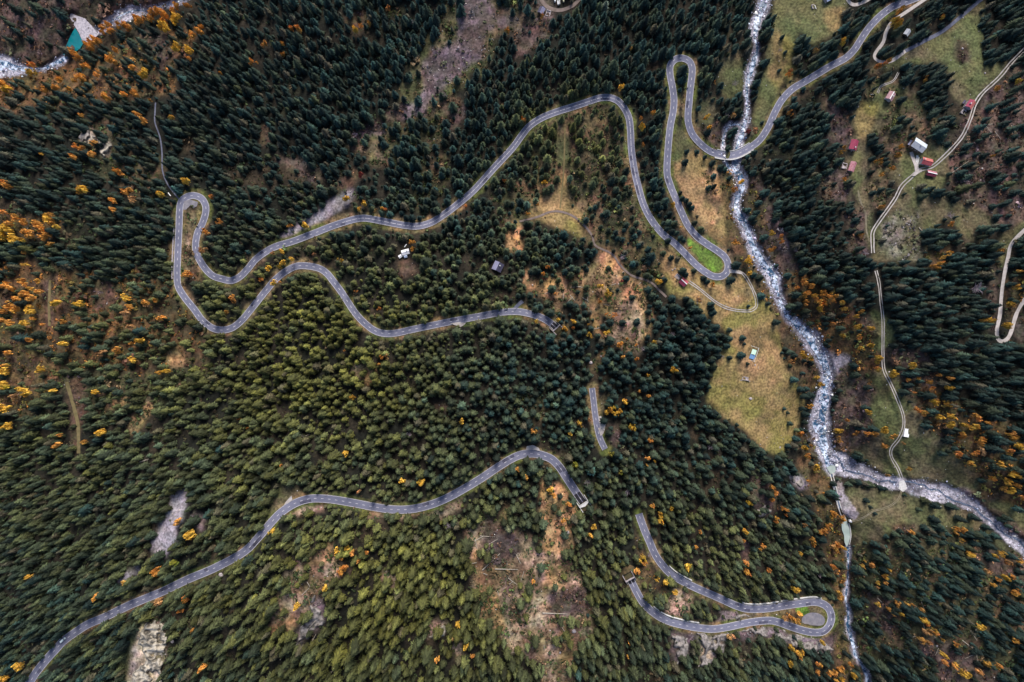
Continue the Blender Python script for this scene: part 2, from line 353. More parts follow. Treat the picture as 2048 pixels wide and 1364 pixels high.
PATCH = [
 ('brush', "-150,-150 390,-150 340,0 300,25 225,45 190,60 150,112 125,120 60,132 -150,125", 6),
 ('sparse', "0,545 120,540 250,555 350,560 390,620 420,680 420,760 330,820 220,830 100,790 -100,760 -100,560", 14),
 ('rust', "-100,520 60,520 130,545 300,545 345,520 350,570 400,650 410,700 330,740 210,730 120,760 60,830 -100,860", 12),
 ('rust', "150,120 330,60 400,60 330,200 200,200 60,215 -60,215 -60,150 60,150", 10),
 ('autumn', "-100,560 95,560 95,700 60,800 -100,840", 8),
 ('autumn', "-60,425 125,430 120,478 -60,485", 6),
 ('bare', "180,565 225,560 240,605 200,620", 5), ('bare', "85,560 110,560 106,650 92,650", 3),
 ('cut', "250,850 275,820 300,800 315,815 280,865 255,870", 5), ('cut', "340,700 372,700 365,735 340,730", 4), ('cut', "210,800 255,790 250,812 215,815", 4),
 ('bare', "128,750 170,755 175,830 150,915", 4),
 ('sparse', "200,235 260,280 320,290 350,330 300,420 180,340 160,260", 12),
 ('rock', "160,255 185,260 182,290 160,290", 4), ('rock', "198,275 222,280 216,318 198,312", 4),
 ('brush', "262,65 320,60 350,110 330,150 300,100", 6),
 ('bare', "690,28 725,12 742,40 722,56 692,50", 4), ('bare', "512,235 535,245 550,285 545,298 522,290", 4),
 ('mauve', "560,310 650,335 640,375 580,350", 8),
 ('sparse', "735,20 790,5 810,30 750,50", 5),
 ('scrub', "900,10 1000,5 1060,40 1020,80 975,95 960,150 935,190 890,235 850,300 790,340 690,310 770,240 800,190 815,130 860,85", 16),
 ('talus', "920,-40 980,-40 992,50 958,112 928,152 900,182 862,205 840,235 790,262 740,285 718,278 780,235 815,205 842,178 838,150 868,105 915,92", 12),
 ('talus', "985,42 1030,28 1040,45 1000,60", 4), ('mauve', "770,225 810,200 815,225 790,250 770,240", 5),
 ('mauve', "895,240 930,205 940,215 905,260 850,285 838,270", 5), ('mauve', "700,262 760,236 770,262 700,300", 6),
 ('sparse', "770,240 900,230 880,290 790,340", 8),
 ('brush', "1030,-40 1105,-40 1110,20 1090,75 1050,110 1020,120 1040,60", 6),
 ('bare', "640,400 705,340 735,345 700,380", 4),
 ('gravel', "555,478 575,458 620,432 660,405 705,376 712,392 690,412 655,436 605,462 580,476", 4),
 ('dry', "565,478 600,462 660,440 680,432 690,440 620,468 570,486", 3),
 ('sparse', "830,320 890,300 900,340 880,400 840,430 830,380", 8),
 # the hill in the middle
 ('hill', "1060,215 1150,215 1230,205 1262,300 1285,400 1310,460 1360,510 1330,560 1200,470 1130,400 1060,330", 8),
 ('olive', "1118,270 1136,270 1130,420 1108,420", 4),
 ('hill', "985,380 1130,330 1250,420 1330,500 1320,600 1220,520 1100,440 1000,470", 8),
 ('dry', "1060,405 1105,385 1130,345 1140,400 1165,440 1160,455 1110,450 1070,440", 6),
 ('meadow', "1095,425 1145,440 1170,470 1165,480 1120,460 1095,440", 4),
 ('cut', "1000,470 1035,440 1050,455 1045,510 1015,500", 6),
 ('cut', "1165,535 1200,500 1235,520 1265,560 1310,585 1312,640 1290,690 1260,660 1225,640 1190,600 1160,570", 8),
 ('cut', "1050,545 1110,560 1155,545 1190,600 1215,690 1200,740 1165,660 1110,610 1060,590 1040,570", 8),
 ('rubble', "1225,600 1260,600 1290,640 1285,715 1250,700 1215,660", 7),
 ('dry', "1320,500 1345,500 1395,535 1385,560 1350,560 1320,540", 4),
 ('dry', "1345,325 1380,295 1398,305 1436,330 1445,375 1456,405 1450,440 1456,495 1430,480 1402,455 1380,420 1362,380 1345,355", 3),
 ('cut', "1400,320 1435,332 1440,380 1440,440 1425,460 1415,400", 5),
 ('olive', "1340,260 1375,250 1395,295 1350,330 1340,320", 3),
 ('brush', "1385,255 1445,240 1452,300 1425,295", 4), ('brush', "1485,255 1530,240 1510,285 1480,295", 4),
 ('autumn', "1440,335 1462,340 1472,380 1462,420 1475,450 1500,500 1520,540 1500,560 1470,520 1455,480 1450,420", 4),
 ('lush', "1374,466 1396,485 1436,507 1448,520 1450,532 1440,545 1426,546 1398,524 1378,505", 1),
 ('meadow', "1330,545 1362,540 1400,548 1430,562 1460,560 1480,545 1505,570 1520,600 1545,610 1560,680 1580,745 1609,795 1606,830 1592,880 1560,908 1530,900 1490,862 1440,825 1413,800 1420,760 1432,725 1462,690 1452,660 1415,635 1375,600 1340,585", 3),
 ('dry', "1460,660 1520,640 1550,680 1570,740 1540,780 1490,760 1470,720", 9), ('dry', "1370,590 1420,560 1470,570 1500,600 1440,630", 8),
 ('rubble', "1490,570 1500,580 1500,600 1485,595", 4), ('dry', "1452,582 1466,580 1470,596 1455,598", 3),
 ('dry', "1340,540 1370,530 1400,560 1350,570", 4),
 # along the stream, east bank
 ('mauve', "1500,340 1535,400 1560,480 1600,530 1610,560 1665,590 1700,620 1755,650 1755,760 1740,860 1700,920 1665,900 1665,840 1680,780 1660,720 1600,650 1570,600 1545,540 1515,470 1490,400", 7),
 ('rust', "1560,540 1610,545 1720,640 1760,700 1760,780 1720,760 1640,690 1590,640", 6),
 ('autumn', "1580,555 1670,575 1700,620 1640,635 1590,600", 6),
 ('autumn', "1490,370 1530,410 1530,470 1505,450 1490,410", 5),
 ('talus', "1545,430 1570,460 1580,500 1568,520 1555,470", 4),
 ('gravel', "1655,705 1690,708 1702,722 1680,735 1668,760 1655,740", 4),
 ('autumn', "1525,545 1552,600 1590,660 1620,700 1640,780 1610,790 1585,745 1562,680 1545,610 1510,575", 4),
 ('autumn', "1600,870 1640,880 1655,940 1665,990 1690,1060 1695,1150 1690,1200 1700,1300 1740,1400 1690,1400 1660,1280 1672,1200 1660,1120 1640,1040 1600,960", 6),
 # west strips of meadow at the top
 ('green', "1545,-60 1690,-60 1690,45 1665,75 1640,85 1622,92 1600,55 1588,95 1575,130 1555,180 1535,235 1520,262 1510,240 1520,180 1535,110 1545,60", 4),
 ('meadow', "1560,60 1600,100 1580,150 1545,190 1540,130", 8),
 ('dry', "1650,15 1685,10 1690,50 1660,65 1645,40", 5),
 ('olive', "1440,100 1490,95 1492,180 1450,200 1432,160", 5), ('green', "1455,115 1485,120 1478,160 1445,160", 5),
 ('olive', "1400,205 1440,190 1430,250 1395,250", 5),
 # the farm terraces on the right
 ('olive', "1740,125 1800,100 1860,80 1960,0 1975,20 1962,70 1962,120 2020,125 1990,165 1950,195 1935,215 1900,190 1888,120 1850,130 1780,130 1750,160", 5),
 ('green', "1870,70 1955,25 1960,110 1975,160 1935,180 1905,140 1880,115 1850,95", 5),
 ('bare', "1905,85 1935,90 1940,125 1910,120", 6),
 ('scrub', "1740,130 1790,150 1860,190 1880,260 1870,300 1800,320 1740,330 1700,380 1770,420 1780,330 1760,250 1730,200", 8),
 ('olive', "1700,230 1770,190 1770,240 1740,285 1738,340 1725,385 1705,375 1690,320 1712,260", 4),
 ('green', "1750,180 1770,190 1765,215 1748,205", 3), ('meadow', "1720,200 1755,205 1745,250 1728,285 1712,275 1708,240", 4), ('green', "1705,300 1722,300 1722,375 1702,360", 3),
 ('mauve', "1640,200 1700,210 1700,290 1660,280", 6), ('mauve', "1640,340 1700,340 1700,400 1650,400", 6),
 ('brush', "1895,300 1960,200 2048,120 2200,100 2200,460 2048,450 1960,440 1900,400", 8),
 ('olive', "1780,330 1850,300 1905,290 1900,345 1880,380 1930,410 2000,440 1960,500 1900,440 1840,470 1860,530 1750,520 1755,460 1800,380", 7),
 ('green', "1800,300 1830,310 1865,300 1895,310 1880,330 1868,365 1840,372 1805,365", 3), ('green', "1858,352 1890,355 1880,380 1850,372", 3),
 ('stony', "1780,430 1840,420 1850,470 1860,520 1800,535 1760,500", 9),
 ('olive', "1722,380 1745,400 1745,500 1728,480 1712,420", 5), ('brush', "1690,430 1730,420 1740,520 1700,500", 6),
 ('autumn', "1855,500 1900,490 1895,545 1860,540", 6),
 ('green', "1740,620 1800,660 1770,700 1745,700", 6),
 ('green', "2005,470 2040,440 2060,450 2015,510 2002,540", 4), ('brush', "1985,540 1998,540 1990,660 1970,650", 3), ('autumn', "2010,560 2060,540 2060,600 2020,655", 4),
 ('mauve', "2025,650 2100,590 2200,640 2200,720 2048,700", 4),
 # lower right
 ('brush', "1770,690 1850,700 1880,760 1960,850 2048,870 2200,900 2200,1100 2048,1085 1960,1010 1900,950 1850,850 1800,770", 8),
 ('rust', "1830,760 1900,790 2048,860 2200,900 2200,1120 2048,1050 1960,990 1890,880 1840,820", 10),
 ('rust', "1700,1120 1760,1180 1860,1230 1900,1300 1960,1420 1720,1420", 12),
 ('autumn', "1870,810 1960,840 2048,850 2048,1000 1970,1000 1920,930", 8),
 ('olive', "1745,740 1790,740 1815,800 1860,850 1900,900 1960,960 1960,1005 1900,985 1830,965 1740,935 1690,900 1745,880 1750,820", 5),
 ('green', "1880,925 1920,935 1930,975 1895,950", 5), ('green', "1740,790 1790,800 1800,870 1790,890 1755,870", 8),
 ('olive', "1690,975 1740,975 1800,990 1850,1005 1930,1020 1980,1060 2048,1120 2200,1250 2200,1300 2048,1125 1960,1060 1880,1050 1800,1060 1760,1080 1720,1095 1700,1060", 4),
 ('green', "1960,1000 2048,1060 2200,1180 2200,1050 2048,1020", 6), ('bare', "1780,1050 1850,1050 1830,1075 1790,1070", 4),
 ('gravel', "1670,955 1684,965 1690,990 1708,1015 1720,1030 1712,1040 1694,1034 1684,1016 1675,985", 2),
 ('talus', "1820,955 1870,965 1940,985 1960,1005 1900,1000 1840,985", 5),
 ('sparse', "1700,1100 1800,1090 1900,1050 2048,1110 2200,1300 2200,1450 1700,1450", 14),
 ('brush', "1900,1070 2048,1120 2200,1260 2048,1180 1950,1120", 8), ('mauve', "1840,1260 1890,1280 1990,1345 2030,1420 1930,1420 1850,1310", 10),
 ('brush', "1725,1180 1775,1190 1800,1250 1780,1270 1740,1230", 8),
 # south
 ('cut', "1080,960 1120,970 1160,1020 1150,1090 1120,1120 1085,1100 1075,1040", 6), ('cut', "1010,1010 1040,1030 1000,1040", 4),
 ('rubble', "930,1050 985,1035 1040,1060 1085,1100 1130,1110 1165,1170 1190,1215 1185,1250 1150,1300 1140,1364 1080,1420 1080,1330 1010,1290 960,1240 940,1150", 8),
 ('cut', "945,1100 990,1130 1000,1190 1020,1260 1000,1280 965,1230 945,1150", 6), ('cut', "1095,1130 1140,1140 1130,1175 1090,1190", 5),
 ('mauve', "960,1060 1030,1060 1040,1100 1010,1130 970,1110", 6), ('mauve', "1100,1180 1160,1180 1180,1220 1100,1230", 6),
 ('cut', "1120,1240 1160,1250 1140,1330 1110,1340", 6),
 ('rubble', "560,1160 620,1100 650,1110 700,1140 650,1180 600,1240 545,1270 540,1230", 7), ('cut', "620,1110 660,1085 665,1120 635,1135", 4), ('cut', "540,1250 590,1225 590,1250 545,1265", 4),
 ('talus', "628,1200 645,1185 648,1240 600,1290 575,1310 615,1240", 4), ('rubble', "855,1250 890,1235 900,1260 850,1280", 5),
 ('rubble', "905,1290 925,1280 935,1320 915,1330", 4), ('rubble', "760,1140 800,1150 790,1180 755,1165", 5),
 ('gravel', "340,985 375,980 372,1000 352,1050 345,1085 330,1112 308,1115 306,1095 312,1060 330,1020", 5),
 ('gravel', "225,1172 240,1150 275,1128 290,1118 275,1145 240,1170", 4), ('talus', "380,1025 410,1035 400,1060 380,1050", 4),
 ('rock', "275,1250 310,1240 332,1245 330,1280 325,1330 318,1420 235,1420 260,1330 268,1290", 6), ('olive', "240,1420 262,1330 270,1280 275,1250 265,1260 240,1330", 4),
 ('rubble', "550,1015 640,1004 650,1020 580,1035", 4), ('rubble', "720,1022 880,1022 920,1000 930,1015 890,1035 720,1035", 4),
 ('sparse', "1030,790 1090,780 1100,830 1060,850 1035,825", 9), ('bare', "870,800 910,790 905,820 870,820", 5), ('bare', "1165,640 1200,690 1195,740 1170,720", 6),
 ('cut', "725,725 755,730 745,770 730,765", 4), ('rubble', "705,720 725,735 715,760 700,745", 4), ('olive', "560,960 600,975 610,1000 570,1010 545,1030 540,1000", 5),
 ('forest', "1122,596 1150,604 1190,640 1208,700 1180,745 1130,700", 6),
 ('bare', "790,520 830,515 850,545 800,560", 5),
 ('olive', "1195,785 1225,780 1220,805 1200,830", 4), ('brush', "1210,850 1240,860 1245,900 1220,890", 4),
 ('talus', "1340,1262 1385,1268 1380,1310 1350,1330 1345,1290", 4), ('rock', "1395,1272 1450,1270 1455,1290 1430,1320 1400,1345 1402,1300", 4), ('talus', "1450,1262 1540,1255 1590,1266 1640,1276 1670,1270 1660,1310 1600,1290 1540,1278 1460,1280", 4),
 ('rubble', "1330,1215 1345,1180 1380,1185 1380,1230 1340,1235", 4), ('talus', "1440,1222 1530,1228 1530,1236 1480,1242 1430,1245 1445,1232", 2),
 ('autumn', "1540,1226 1590,1218 1604,1226 1608,1238 1598,1250 1580,1245 1555,1236", 2), ('lush', "1588,1214 1616,1213 1618,1225 1606,1231 1594,1224", 1), ('olive', "1618,1213 1640,1216 1652,1230 1652,1248 1640,1256 1645,1236 1632,1224 1618,1224", 1),
 ('brush', "1500,940 1540,960 1560,1020 1530,1040 1500,1000", 6), ('gravel', "1582,943 1600,950 1618,968 1605,975 1588,960", 3), ('mauve', "1480,1080 1500,1080 1500,1130 1485,1130", 4),
 ('autumn', "1270,1020 1285,1100 1310,1150 1340,1180 1330,1200 1290,1170 1275,1110", 4),
 ('autumn', "340,395 352,400 348,480 345,560 335,520", 2), ('rubble', "366,420 392,420 390,470 388,530 372,560 364,520 366,470", 3), ('autumn', "368,540 390,540 405,560 380,570", 3),
]
cls_names = list(CL)
colR = np.zeros((NV, NU, 3)); denR = np.zeros((NV, NU)); smR = np.zeros((NV, NU)); shR = np.zeros((NV, NU)); palR = np.zeros((NV, NU), int)
wu = (fbm(GU, GV, 34, 21, 3) - .5) * 2; wv = (fbm(GU, GV, 34, 22, 3) - .5) * 2
patch_n = smooth(.38, .62, fbm(GU, GV, 40, 5, 4))[..., None]
def clscol(c): return np.array(CL[c][0]) * (1 - patch_n) + np.array(CL[c][1]) * patch_n
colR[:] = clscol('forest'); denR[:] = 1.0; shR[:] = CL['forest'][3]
for cn, pts, warp in PATCH:
    pl = P(pts); m = inpoly(pl, GU + wu * warp * 2.2, GV + wv * warp * 2.2).astype(float)
    if warp > 2: m = blur(m, 1)
    mm = m[..., None]
    colR = colR * (1 - mm) + clscol(cn) * mm
    denR = denR * (1 - m) + CL[cn][2] * m; shR = shR * (1 - m) + CL[cn][3] * m
    palR[m > .5] = CL[cn][4]; smR = smR * (1 - m) + m * {'meadow': 1, 'green': 1, 'lush': 1, 'dry': .8, 'olive': .7, 'gravel': .8, 'talus': .5}.get(cn, 0)
# natural gaps in the forest
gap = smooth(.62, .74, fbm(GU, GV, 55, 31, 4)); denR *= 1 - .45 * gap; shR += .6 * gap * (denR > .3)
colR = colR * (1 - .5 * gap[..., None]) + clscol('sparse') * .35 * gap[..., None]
# road verges
hw = 8.0
vn = fbm(GU, GV, 26, 41, 3)
verge = (1 - smooth(hw + 2, hw + 8, DR + (fbm(GU, GV, 18, 43, 2) - .5) * 8)) 
vcol = np.array((.075, .085, .024)) * (1 - patch_n) + np.array((.16, .11, .06)) * patch_n
isl = inpoly(ISL, GU, GV) | inpoly(P("1588,1214 1616,1213 1618,1225 1606,1231 1594,1224"), GU, GV)
vm = (verge * ~isl)[..., None]
colR = colR * (1 - vm) + vcol * vm; denR *= 1 - verge; shR = np.where(verge > .5, .25, shR)
# stream beds
bed = 1 - smooth(-1, 3.5, DS + (fbm(GU, GV, 12, 51, 3) - .5) * 11)
bc = np.array((.33, .32, .39)) * (1 - patch_n) + np.array((.17, .16, .20)) * patch_n
colR = colR * (1 - bed[..., None]) + bc * bed[..., None]; denR *= 1 - smooth(0, .3, bed); shR *= 1 - bed
tm = (1 - smooth(3, 8, DT)); denR *= 1 - tm; shR *= 1 - tm
# fine mottling
opn = (colR.mean(-1) > .035)[..., None] & (DS > 2)[..., None]
amp = 1 - .72 * smR[..., None]
hue = np.stack([1 + amp[..., 0] * .5 * (fbm(GU, GV, 17, 111 + k, 3) - .5) for k in range(3)], -1)
gm = smooth(.52, .66, fbm(GU, GV, 19, 121, 3))[..., None] * .5 * amp
colR = np.where(opn, colR * hue * (1 - gm) + gm * (colR * .25 + np.array((.03, .04, .015))), colR)
mot = 1 + 1.4 * (fbm(GU, GV, 8, 61, 2)[..., None] - .5) * amp
colR *= mot

# ------------------------------------------------------------------ ground sheet
def axis(a, b, lo, hi):
    inner = np.arange(a, b + .1, 2.5); st = []; x = a; d = 3.0
    while x > lo: x -= d; d *= 1.12; st.append(x)
    en = []; x = b; d = 3.0
    while x < hi: x += d; d *= 1.12; en.append(x)
    return np.r_[st[::-1], inner, en]
au = axis(-90, W2 + 90, -1500, W2 + 1500); av = axis(-90, H2 + 90, -1300, H2 + 1300)
UU, VV = np.meshgrid(au, av)
hh = height(UU, VV)
edge = np.maximum(np.maximum(-UU - 100, UU - W2 - 100), np.maximum(-VV - 100, VV - H2 - 100))
hh = hh + (fbm(UU, VV, 320, 77, 3) - .5) * 60 * smooth(0, 400, edge)
rgh = smooth(16, 22, samp(DR, UU, VV)) * smooth(5, 9, samp(DT, UU, VV))
for nm in ('pool', 'apron', 'pond', 'basin', 'ford', 'disc'): pass
hh += (fbm(UU, VV, 9, 88, 2) - .5) * 1.4 * rgh * smooth(4, 12, samp(DS, UU, VV))
X, Y, Z = wpos(UU, VV, hh)
outf = smooth(-60, 20, edge)[..., None]; fcol = np.array((.012, .014, .009)) + np.array((.02, .016, .01)) * fbm(UU, VV, 30, 141, 3)[..., None]
nv_, nu_ = UU.shape
idx = np.arange(nu_ * nv_).reshape(nv_, nu_)
Fq = np.stack([idx[1:, :-1], idx[1:, 1:], idx[:-1, 1:], idx[:-1, :-1]], -1).reshape(-1, 4)
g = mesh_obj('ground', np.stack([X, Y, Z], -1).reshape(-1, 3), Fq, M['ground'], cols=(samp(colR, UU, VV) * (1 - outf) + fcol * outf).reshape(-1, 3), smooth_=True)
tag(g, kind='structure')

# ------------------------------------------------------------------ ribbons: roads, lanes, water
def normals(L):
    t = np.gradient(L[:, :2], axis=0); t /= np.maximum(np.hypot(t[:, 0], t[:, 1])[:, None], 1e-6)
    return np.stack([-t[:, 1], t[:, 0]], 1)
def ribbon_arrays(L, h, o0, o1, up, s=None):
    n = normals(L)
    a = L[:, :2] + n * (o0 if np.isscalar(o0) else np.asarray(o0)[:, None]); b = L[:, :2] + n * (o1 if np.isscalar(o1) else np.asarray(o1)[:, None])
    if s is not None: a, b, h = a[s], b[s], h[s]
    xa, ya, za = wpos(a[:, 0], a[:, 1], h, up); xb, yb, zb = wpos(b[:, 0], b[:, 1], h, up)
    V = np.empty((2 * len(a), 3)); V[0::2] = np.stack([xa, ya, za], 1); V[1::2] = np.stack([xb, yb, zb], 1)
    k = np.arange(len(a) - 1) * 2
    return V, np.stack([k, k + 1, k + 3, k + 2], 1)
def join(parts):
    Vs, Fs, n = [], [], 0
    for V, Fc in parts: Vs.append(V); Fs.append(Fc + n); n += len(V)
    return np.vstack(Vs), np.vstack(Fs)
def up_faces(V, Fc):
    p = V[Fc]; nz = np.cross(p[:, 1] - p[:, 0], p[:, 2] - p[:, 0])[:, 2]; Fc = Fc.copy(); Fc[nz < 0] = Fc[nz < 0][:, ::-1]; return Fc
RUP = .32
# the level of each road is lifted slightly above the graded ground
asph, kerbs, paint = [], [], []
for ri, ((L, w), h) in enumerate(zip(ROADS, road_h)):
    r = w / 2
    asph.append(ribbon_arrays(L, h, -r, r, RUP))
    kerbs.append(ribbon_arrays(L, h, -r - .35, -r, RUP + .1)); kerbs.append(ribbon_arrays(L, h, r, r + .35, RUP + .1))
    for s in (-1, 1):
        a, b = sorted((s * (r - .25), s * (r - .8))); paint.append(ribbon_arrays(L, h, a, b, RUP + .03))
    F4 = curve(np.c_[L, h], 1.0); hF = F4[:, 2]; F4 = F4[:, :2]
    n = len(F4); k = 4
    while k < n - 6:
        u, v = F4[k]
        solid = ri == 0 and (255 < v < 530 and 1250 < u < 1300 or v < 455 and 700 < u < 1265 and v > 190)
        ln, gp = (12, 1) if solid else (6, 8)
        if ri == 3 and 1155 < v < 1190 and u < 1300: ln = 20
        seg = slice(k, min(n, k + ln)); paint.append(ribbon_arrays(F4, hF, -.52, .52, RUP + .03, seg)); k += ln + gp
V, Fc = join(asph); Fc = up_faces(V, Fc)
# give the carriageway a body so that its edge is a real step
ro = mesh_obj('road', V, Fc, M['asphalt']); tag(ro, kind='structure')
V, Fc = join(kerbs); ko = mesh_obj('road_kerb', V, up_faces(V, Fc), M['kerb']); tag(ko, kind='structure')
so = ko.modifiers.new('s', 'SOLIDIFY'); so.thickness = .4; so.offset = -1
V, Fc = join(paint); po = mesh_obj('road_markings', V, up_faces(V, Fc), M['paint']); tag(po, kind='structure')
# lay-bys and the paved turning place
def patch(name, poly, h, m, up=.15, n=None):
    c = np.array(poly); x, y, z = wpos(c[:, 0], c[:, 1], h, up)
    me = bpy.data.meshes.new(name); me.from_pydata([tuple(p) for p in np.stack([x, y, np.broadcast_to(z, x.shape)], 1)], [], [list(range(len(c)))[::-1]]); me.update()
    if me.polygons[0].normal.z < 0: me.flip_normals()
    me.materials.append(m); o = bpy.data.objects.new(name, me); COL.objects.link(o); tag(o, kind='structure'); return o
def road_level(u, v): return float(HR[int(round((v - V0) / RS)), int(round((u - U0) / RS))])
patch('pavement', P("1194,826 1200,829 1206,838 1211,848 1210,858 1206,868 1201,872 1196,856"), road_level(1195, 850), M['gravel'], .22)
patch('pavement', P("1043,900 1050,893 1066,890 1078,896 1080,902 1064,899"), road_level(1060, 906), M['gravel'], .28)
patch('pavement', P("900,647 925,655 932,648 948,639"), road_level(925, 641), M['gravel'], .24)
patch('pavement', P("574,1008 560,1022 572,1003 583,991 585,1000"), road_level(575, 1012), M['gravel'], .24)
patch('pavement', P("368,402 380,399 396,404 392,418 378,428 367,432 366,415"), road_level(362, 410), M['disc'], .2)
patch('pavement', [p for p in DISC], flat['disc'], M['disc'], .6)
patch('pavement', P("1458,538 1466,540 1484,544 1486,549 1470,546 1458,546"), road_level(1456, 543), M['gravel'], .3)
patch('pavement', P('1824,352 1830,345 1829,334 1834,332 1838,338 1850,338 1848,341 1838,346 1830,352'), float(track_h['track_c'][np.argmin(np.hypot(TR['track_c'][0][:, 0] - 1836, TR['track_c'][0][:, 1] - 342))]), M['gravel'], .3)
# fresh dark asphalt before the tunnel mouths; on ROAD_PASS it is painted shade
for L, h, sl, w in ((ROAD_LOW, road_h[2], slice(len(ROAD_LOW) - 12, None), 15.6), (ROAD_HAIR, road_h[3], slice(0, 8), 14.4), (ROAD_PASS, road_h[0], slice(len(ROAD_PASS) - 7, None), 13.2)):
    V, Fc = ribbon_arrays(L, h, -w / 2 + .9, -.66, RUP + .012, sl); V2, F2 = ribbon_arrays(L, h, .66, w / 2 - .9, RUP + .012, sl)
    V, Fc = join([(V, Fc), (V2, F2)]); o = mesh_obj('road_patch', V, up_faces(V, Fc), M['asphalt_new_shade']); tag(o, kind='structure')
groups = {'gravel': ('gravel_lane', M['gravel']), 'paved': ('lane', M['paved']), 'grass': ('grass_lane', M['grasslane']), 'dirt': ('dirt_lane', M['rutdirt'])}
for kn, (L, w, ty) in TR.items():
    h = track_h[kn]; ww = w / 2 * (1 + .25 * (vnoise(L[:, 0], L[:, 1], 14, 5) - .5))
    if ty in groups:
        V, Fc = ribbon_arrays(L, h, -ww, ww, .28); o = mesh_obj('path', V, up_faces(V, Fc), groups[ty][1])
    else:
        m = M['rut'] if ty == 'twin' else M['rutfaint']; q = .17 * w
        V, Fc = join([ribbon_arrays(L, h, -ww, -ww + .3 * w, .28), ribbon_arrays(L, h, ww - .3 * w, ww, .28)])
        o = mesh_obj('path', V, up_faces(V, Fc), m)
    tag(o, kind='structure')
def water(L, frac, m, up=.25, name='stream', seed=1, off=0.0):
    h = sm1(samp(HGT, L[:, 0], L[:, 1]), 9)
    n1 = fbm(L[:, 0], L[:, 1], 22, seed, 2) - .5; n2 = fbm(L[:, 0], L[:, 1], 22, seed + 5, 2) - .5
    wd_ = L[:, 2] * frac / 2
    V, Fc = ribbon_arrays(L[:, :2], h, -wd_ * (1 + 1.0 * n1) + off * L[:, 2], wd_ * (1 + 1.0 * n2) + off * L[:, 2], up)
    o = mesh_obj(name, V, up_faces(V, Fc), m); return tag(o, kind='structure')
water(S_MAIN, .55, M['water'], seed=3); water(S_BR, .6, M['water'], seed=4); water(S_LOW, .9, M['water'], seed=5)
water(S_TL, .6, M['water'], seed=6); water(S_TL2, .12, M['water'], seed=8)
RV = S_RIGHT.copy(); nn = normals(RV); RV[:, :2] += nn * ((fbm(RV[:, 0], RV[:, 1], 40, 91, 3) - .5) * RV[:, 2] * 1.1)[:, None]; RV[:, 2] = 2.4 + 3 * fbm(RV[:, 0], RV[:, 1], 30, 92, 2)
water(RV, .9, M['waterdark'], up=.35, seed=9)
water(S_CHAN, 1, M['waterdark'], up=.4, seed=10, name='water_channel')
patch('pool_water', POOL, flat['pool'], M['pool'], .2); patch('pond_water', POND, flat['pond'], M['milky'], .3); patch('basin_water', BASIN, flat['basin'], M['milky'], .3)
patch('riverbed_apron', APRON, flat['apron'], M['apron'], .35); patch('ford', FORD, flat['ford'], M['concrete'], .5)


# ------------------------------------------------------------------ words for where a thing stands
LM = [("the left hairpin bend of the road", 375, 440), ("the low bend under the left hairpin", 430, 640), ("the turquoise pool", 150, 85), ("the pale dam apron", 175, 55),
 ("the yellow grove at the left edge", 60, 460), ("the grassy lane on the left slope", 150, 830), ("the narrow gravel gully at lower left", 335, 1050), ("the pale cliff at lower left", 300, 1300),
 ("the white car on the road", 127, 1280), ("the white cabin in the forest", 810, 506), ("the dark cabin in the forest", 996, 534), ("the curved tunnel mouth", 1110, 655),
 ("the road arch west of centre", 617, 535), ("the dark gravel chute", 640, 425), ("the mauve scree slope", 900, 110), ("the parked trailers at the top edge", 1117, 8),
 ("the wide bend at the top centre", 1220, 197), ("the small horseshoe bend", 1362, 120), ("the road bridge", 1468, 310), ("the bright green turf of the hairpin", 1420, 520),
 ("the red hut beside the hairpin", 1366, 564), ("the orange field inside the loop", 1415, 390), ("the mint and blue hut", 1505, 708), ("the stone ruin on the meadow", 1490, 757),
 ("the short road piece with a lay-by", 1196, 840), ("the dark tunnel mouth of the lower road", 1166, 1005), ("the felled clearing with logs", 1020, 1130), ("the orange bare slope", 1110, 1070),
 ("the lower road in the middle", 800, 1018), ("the lower road at left", 400, 1150), ("the bottom right hairpin", 1640, 1240), ("the gallery end of the hairpin road", 1262, 1165),
 ("the slanting road above the bottom hairpin", 1400, 1180), ("the milky basin", 1692, 1065), ("the pond at the stream fork", 1662, 938), ("the ford on the side stream", 1806, 972),
 ("the concrete pad by the lane", 1812, 866), ("the grey barn", 1831, 293), ("the red farmhouse near the barn", 1849, 325), ("the pale pink stone hut", 1701, 335),
 ("the magenta roofed hut", 1704, 292), ("the orange red house", 1934, 212), ("the mauve roofed house", 1777, 195), ("the grey shed between lanes", 1810, 68),
 ("the gravel hairpin at the right edge", 2005, 660), ("the brown brush at lower right", 1830, 1270), ("the white water at the bottom edge", 1730, 1340), ("the middle bend of the stream", 1600, 650),
 ("the golden thicket east of the stream", 1640, 595), ("the autumn slope at the right edge", 1960, 900), ("the dark wood at the right edge", 1960, 760), ("the meadow at the top right", 1915, 100),
 ("the dark wood in the top right corner", 2000, 60), ("the footpath on the middle hill", 1184, 471), ("the tan cleared slope", 1250, 610), ("the star shaped spruces at the centre", 980, 740),
 ("the olive forest south of the lower road", 780, 1180), ("the forest above the lower road", 700, 880), ("the forest in the lower left corner", 120, 1150), ("the dark forest at upper left", 330, 160),
 ("the forest at the top centre", 1200, 80), ("the forest at the bottom centre", 1230, 1290), ("the brown slope in the top left corner", 60, 60), ("the open slope on the far left", 270, 620)]
def octant(du, dv):
    a = math.degrees(math.atan2(-dv, du)) % 360
    return ['right of', 'upper right of', 'above', 'upper left of', 'left of', 'lower left of', 'below', 'lower right of'][int((a + 22.5) // 45) % 8]
def place_words(u, v, used={}):
    b = sorted(LM, key=lambda q: (q[1] - u) ** 2 + (q[2] - v) ** 2)[0]
    d = math.hypot(b[1] - u, b[2] - v)
    q = 'close' if d < 38 else ('a little' if d < 75 else ('well' if d < 120 else 'far'))
    return q, octant(u - b[1], v - b[2]), b[0]

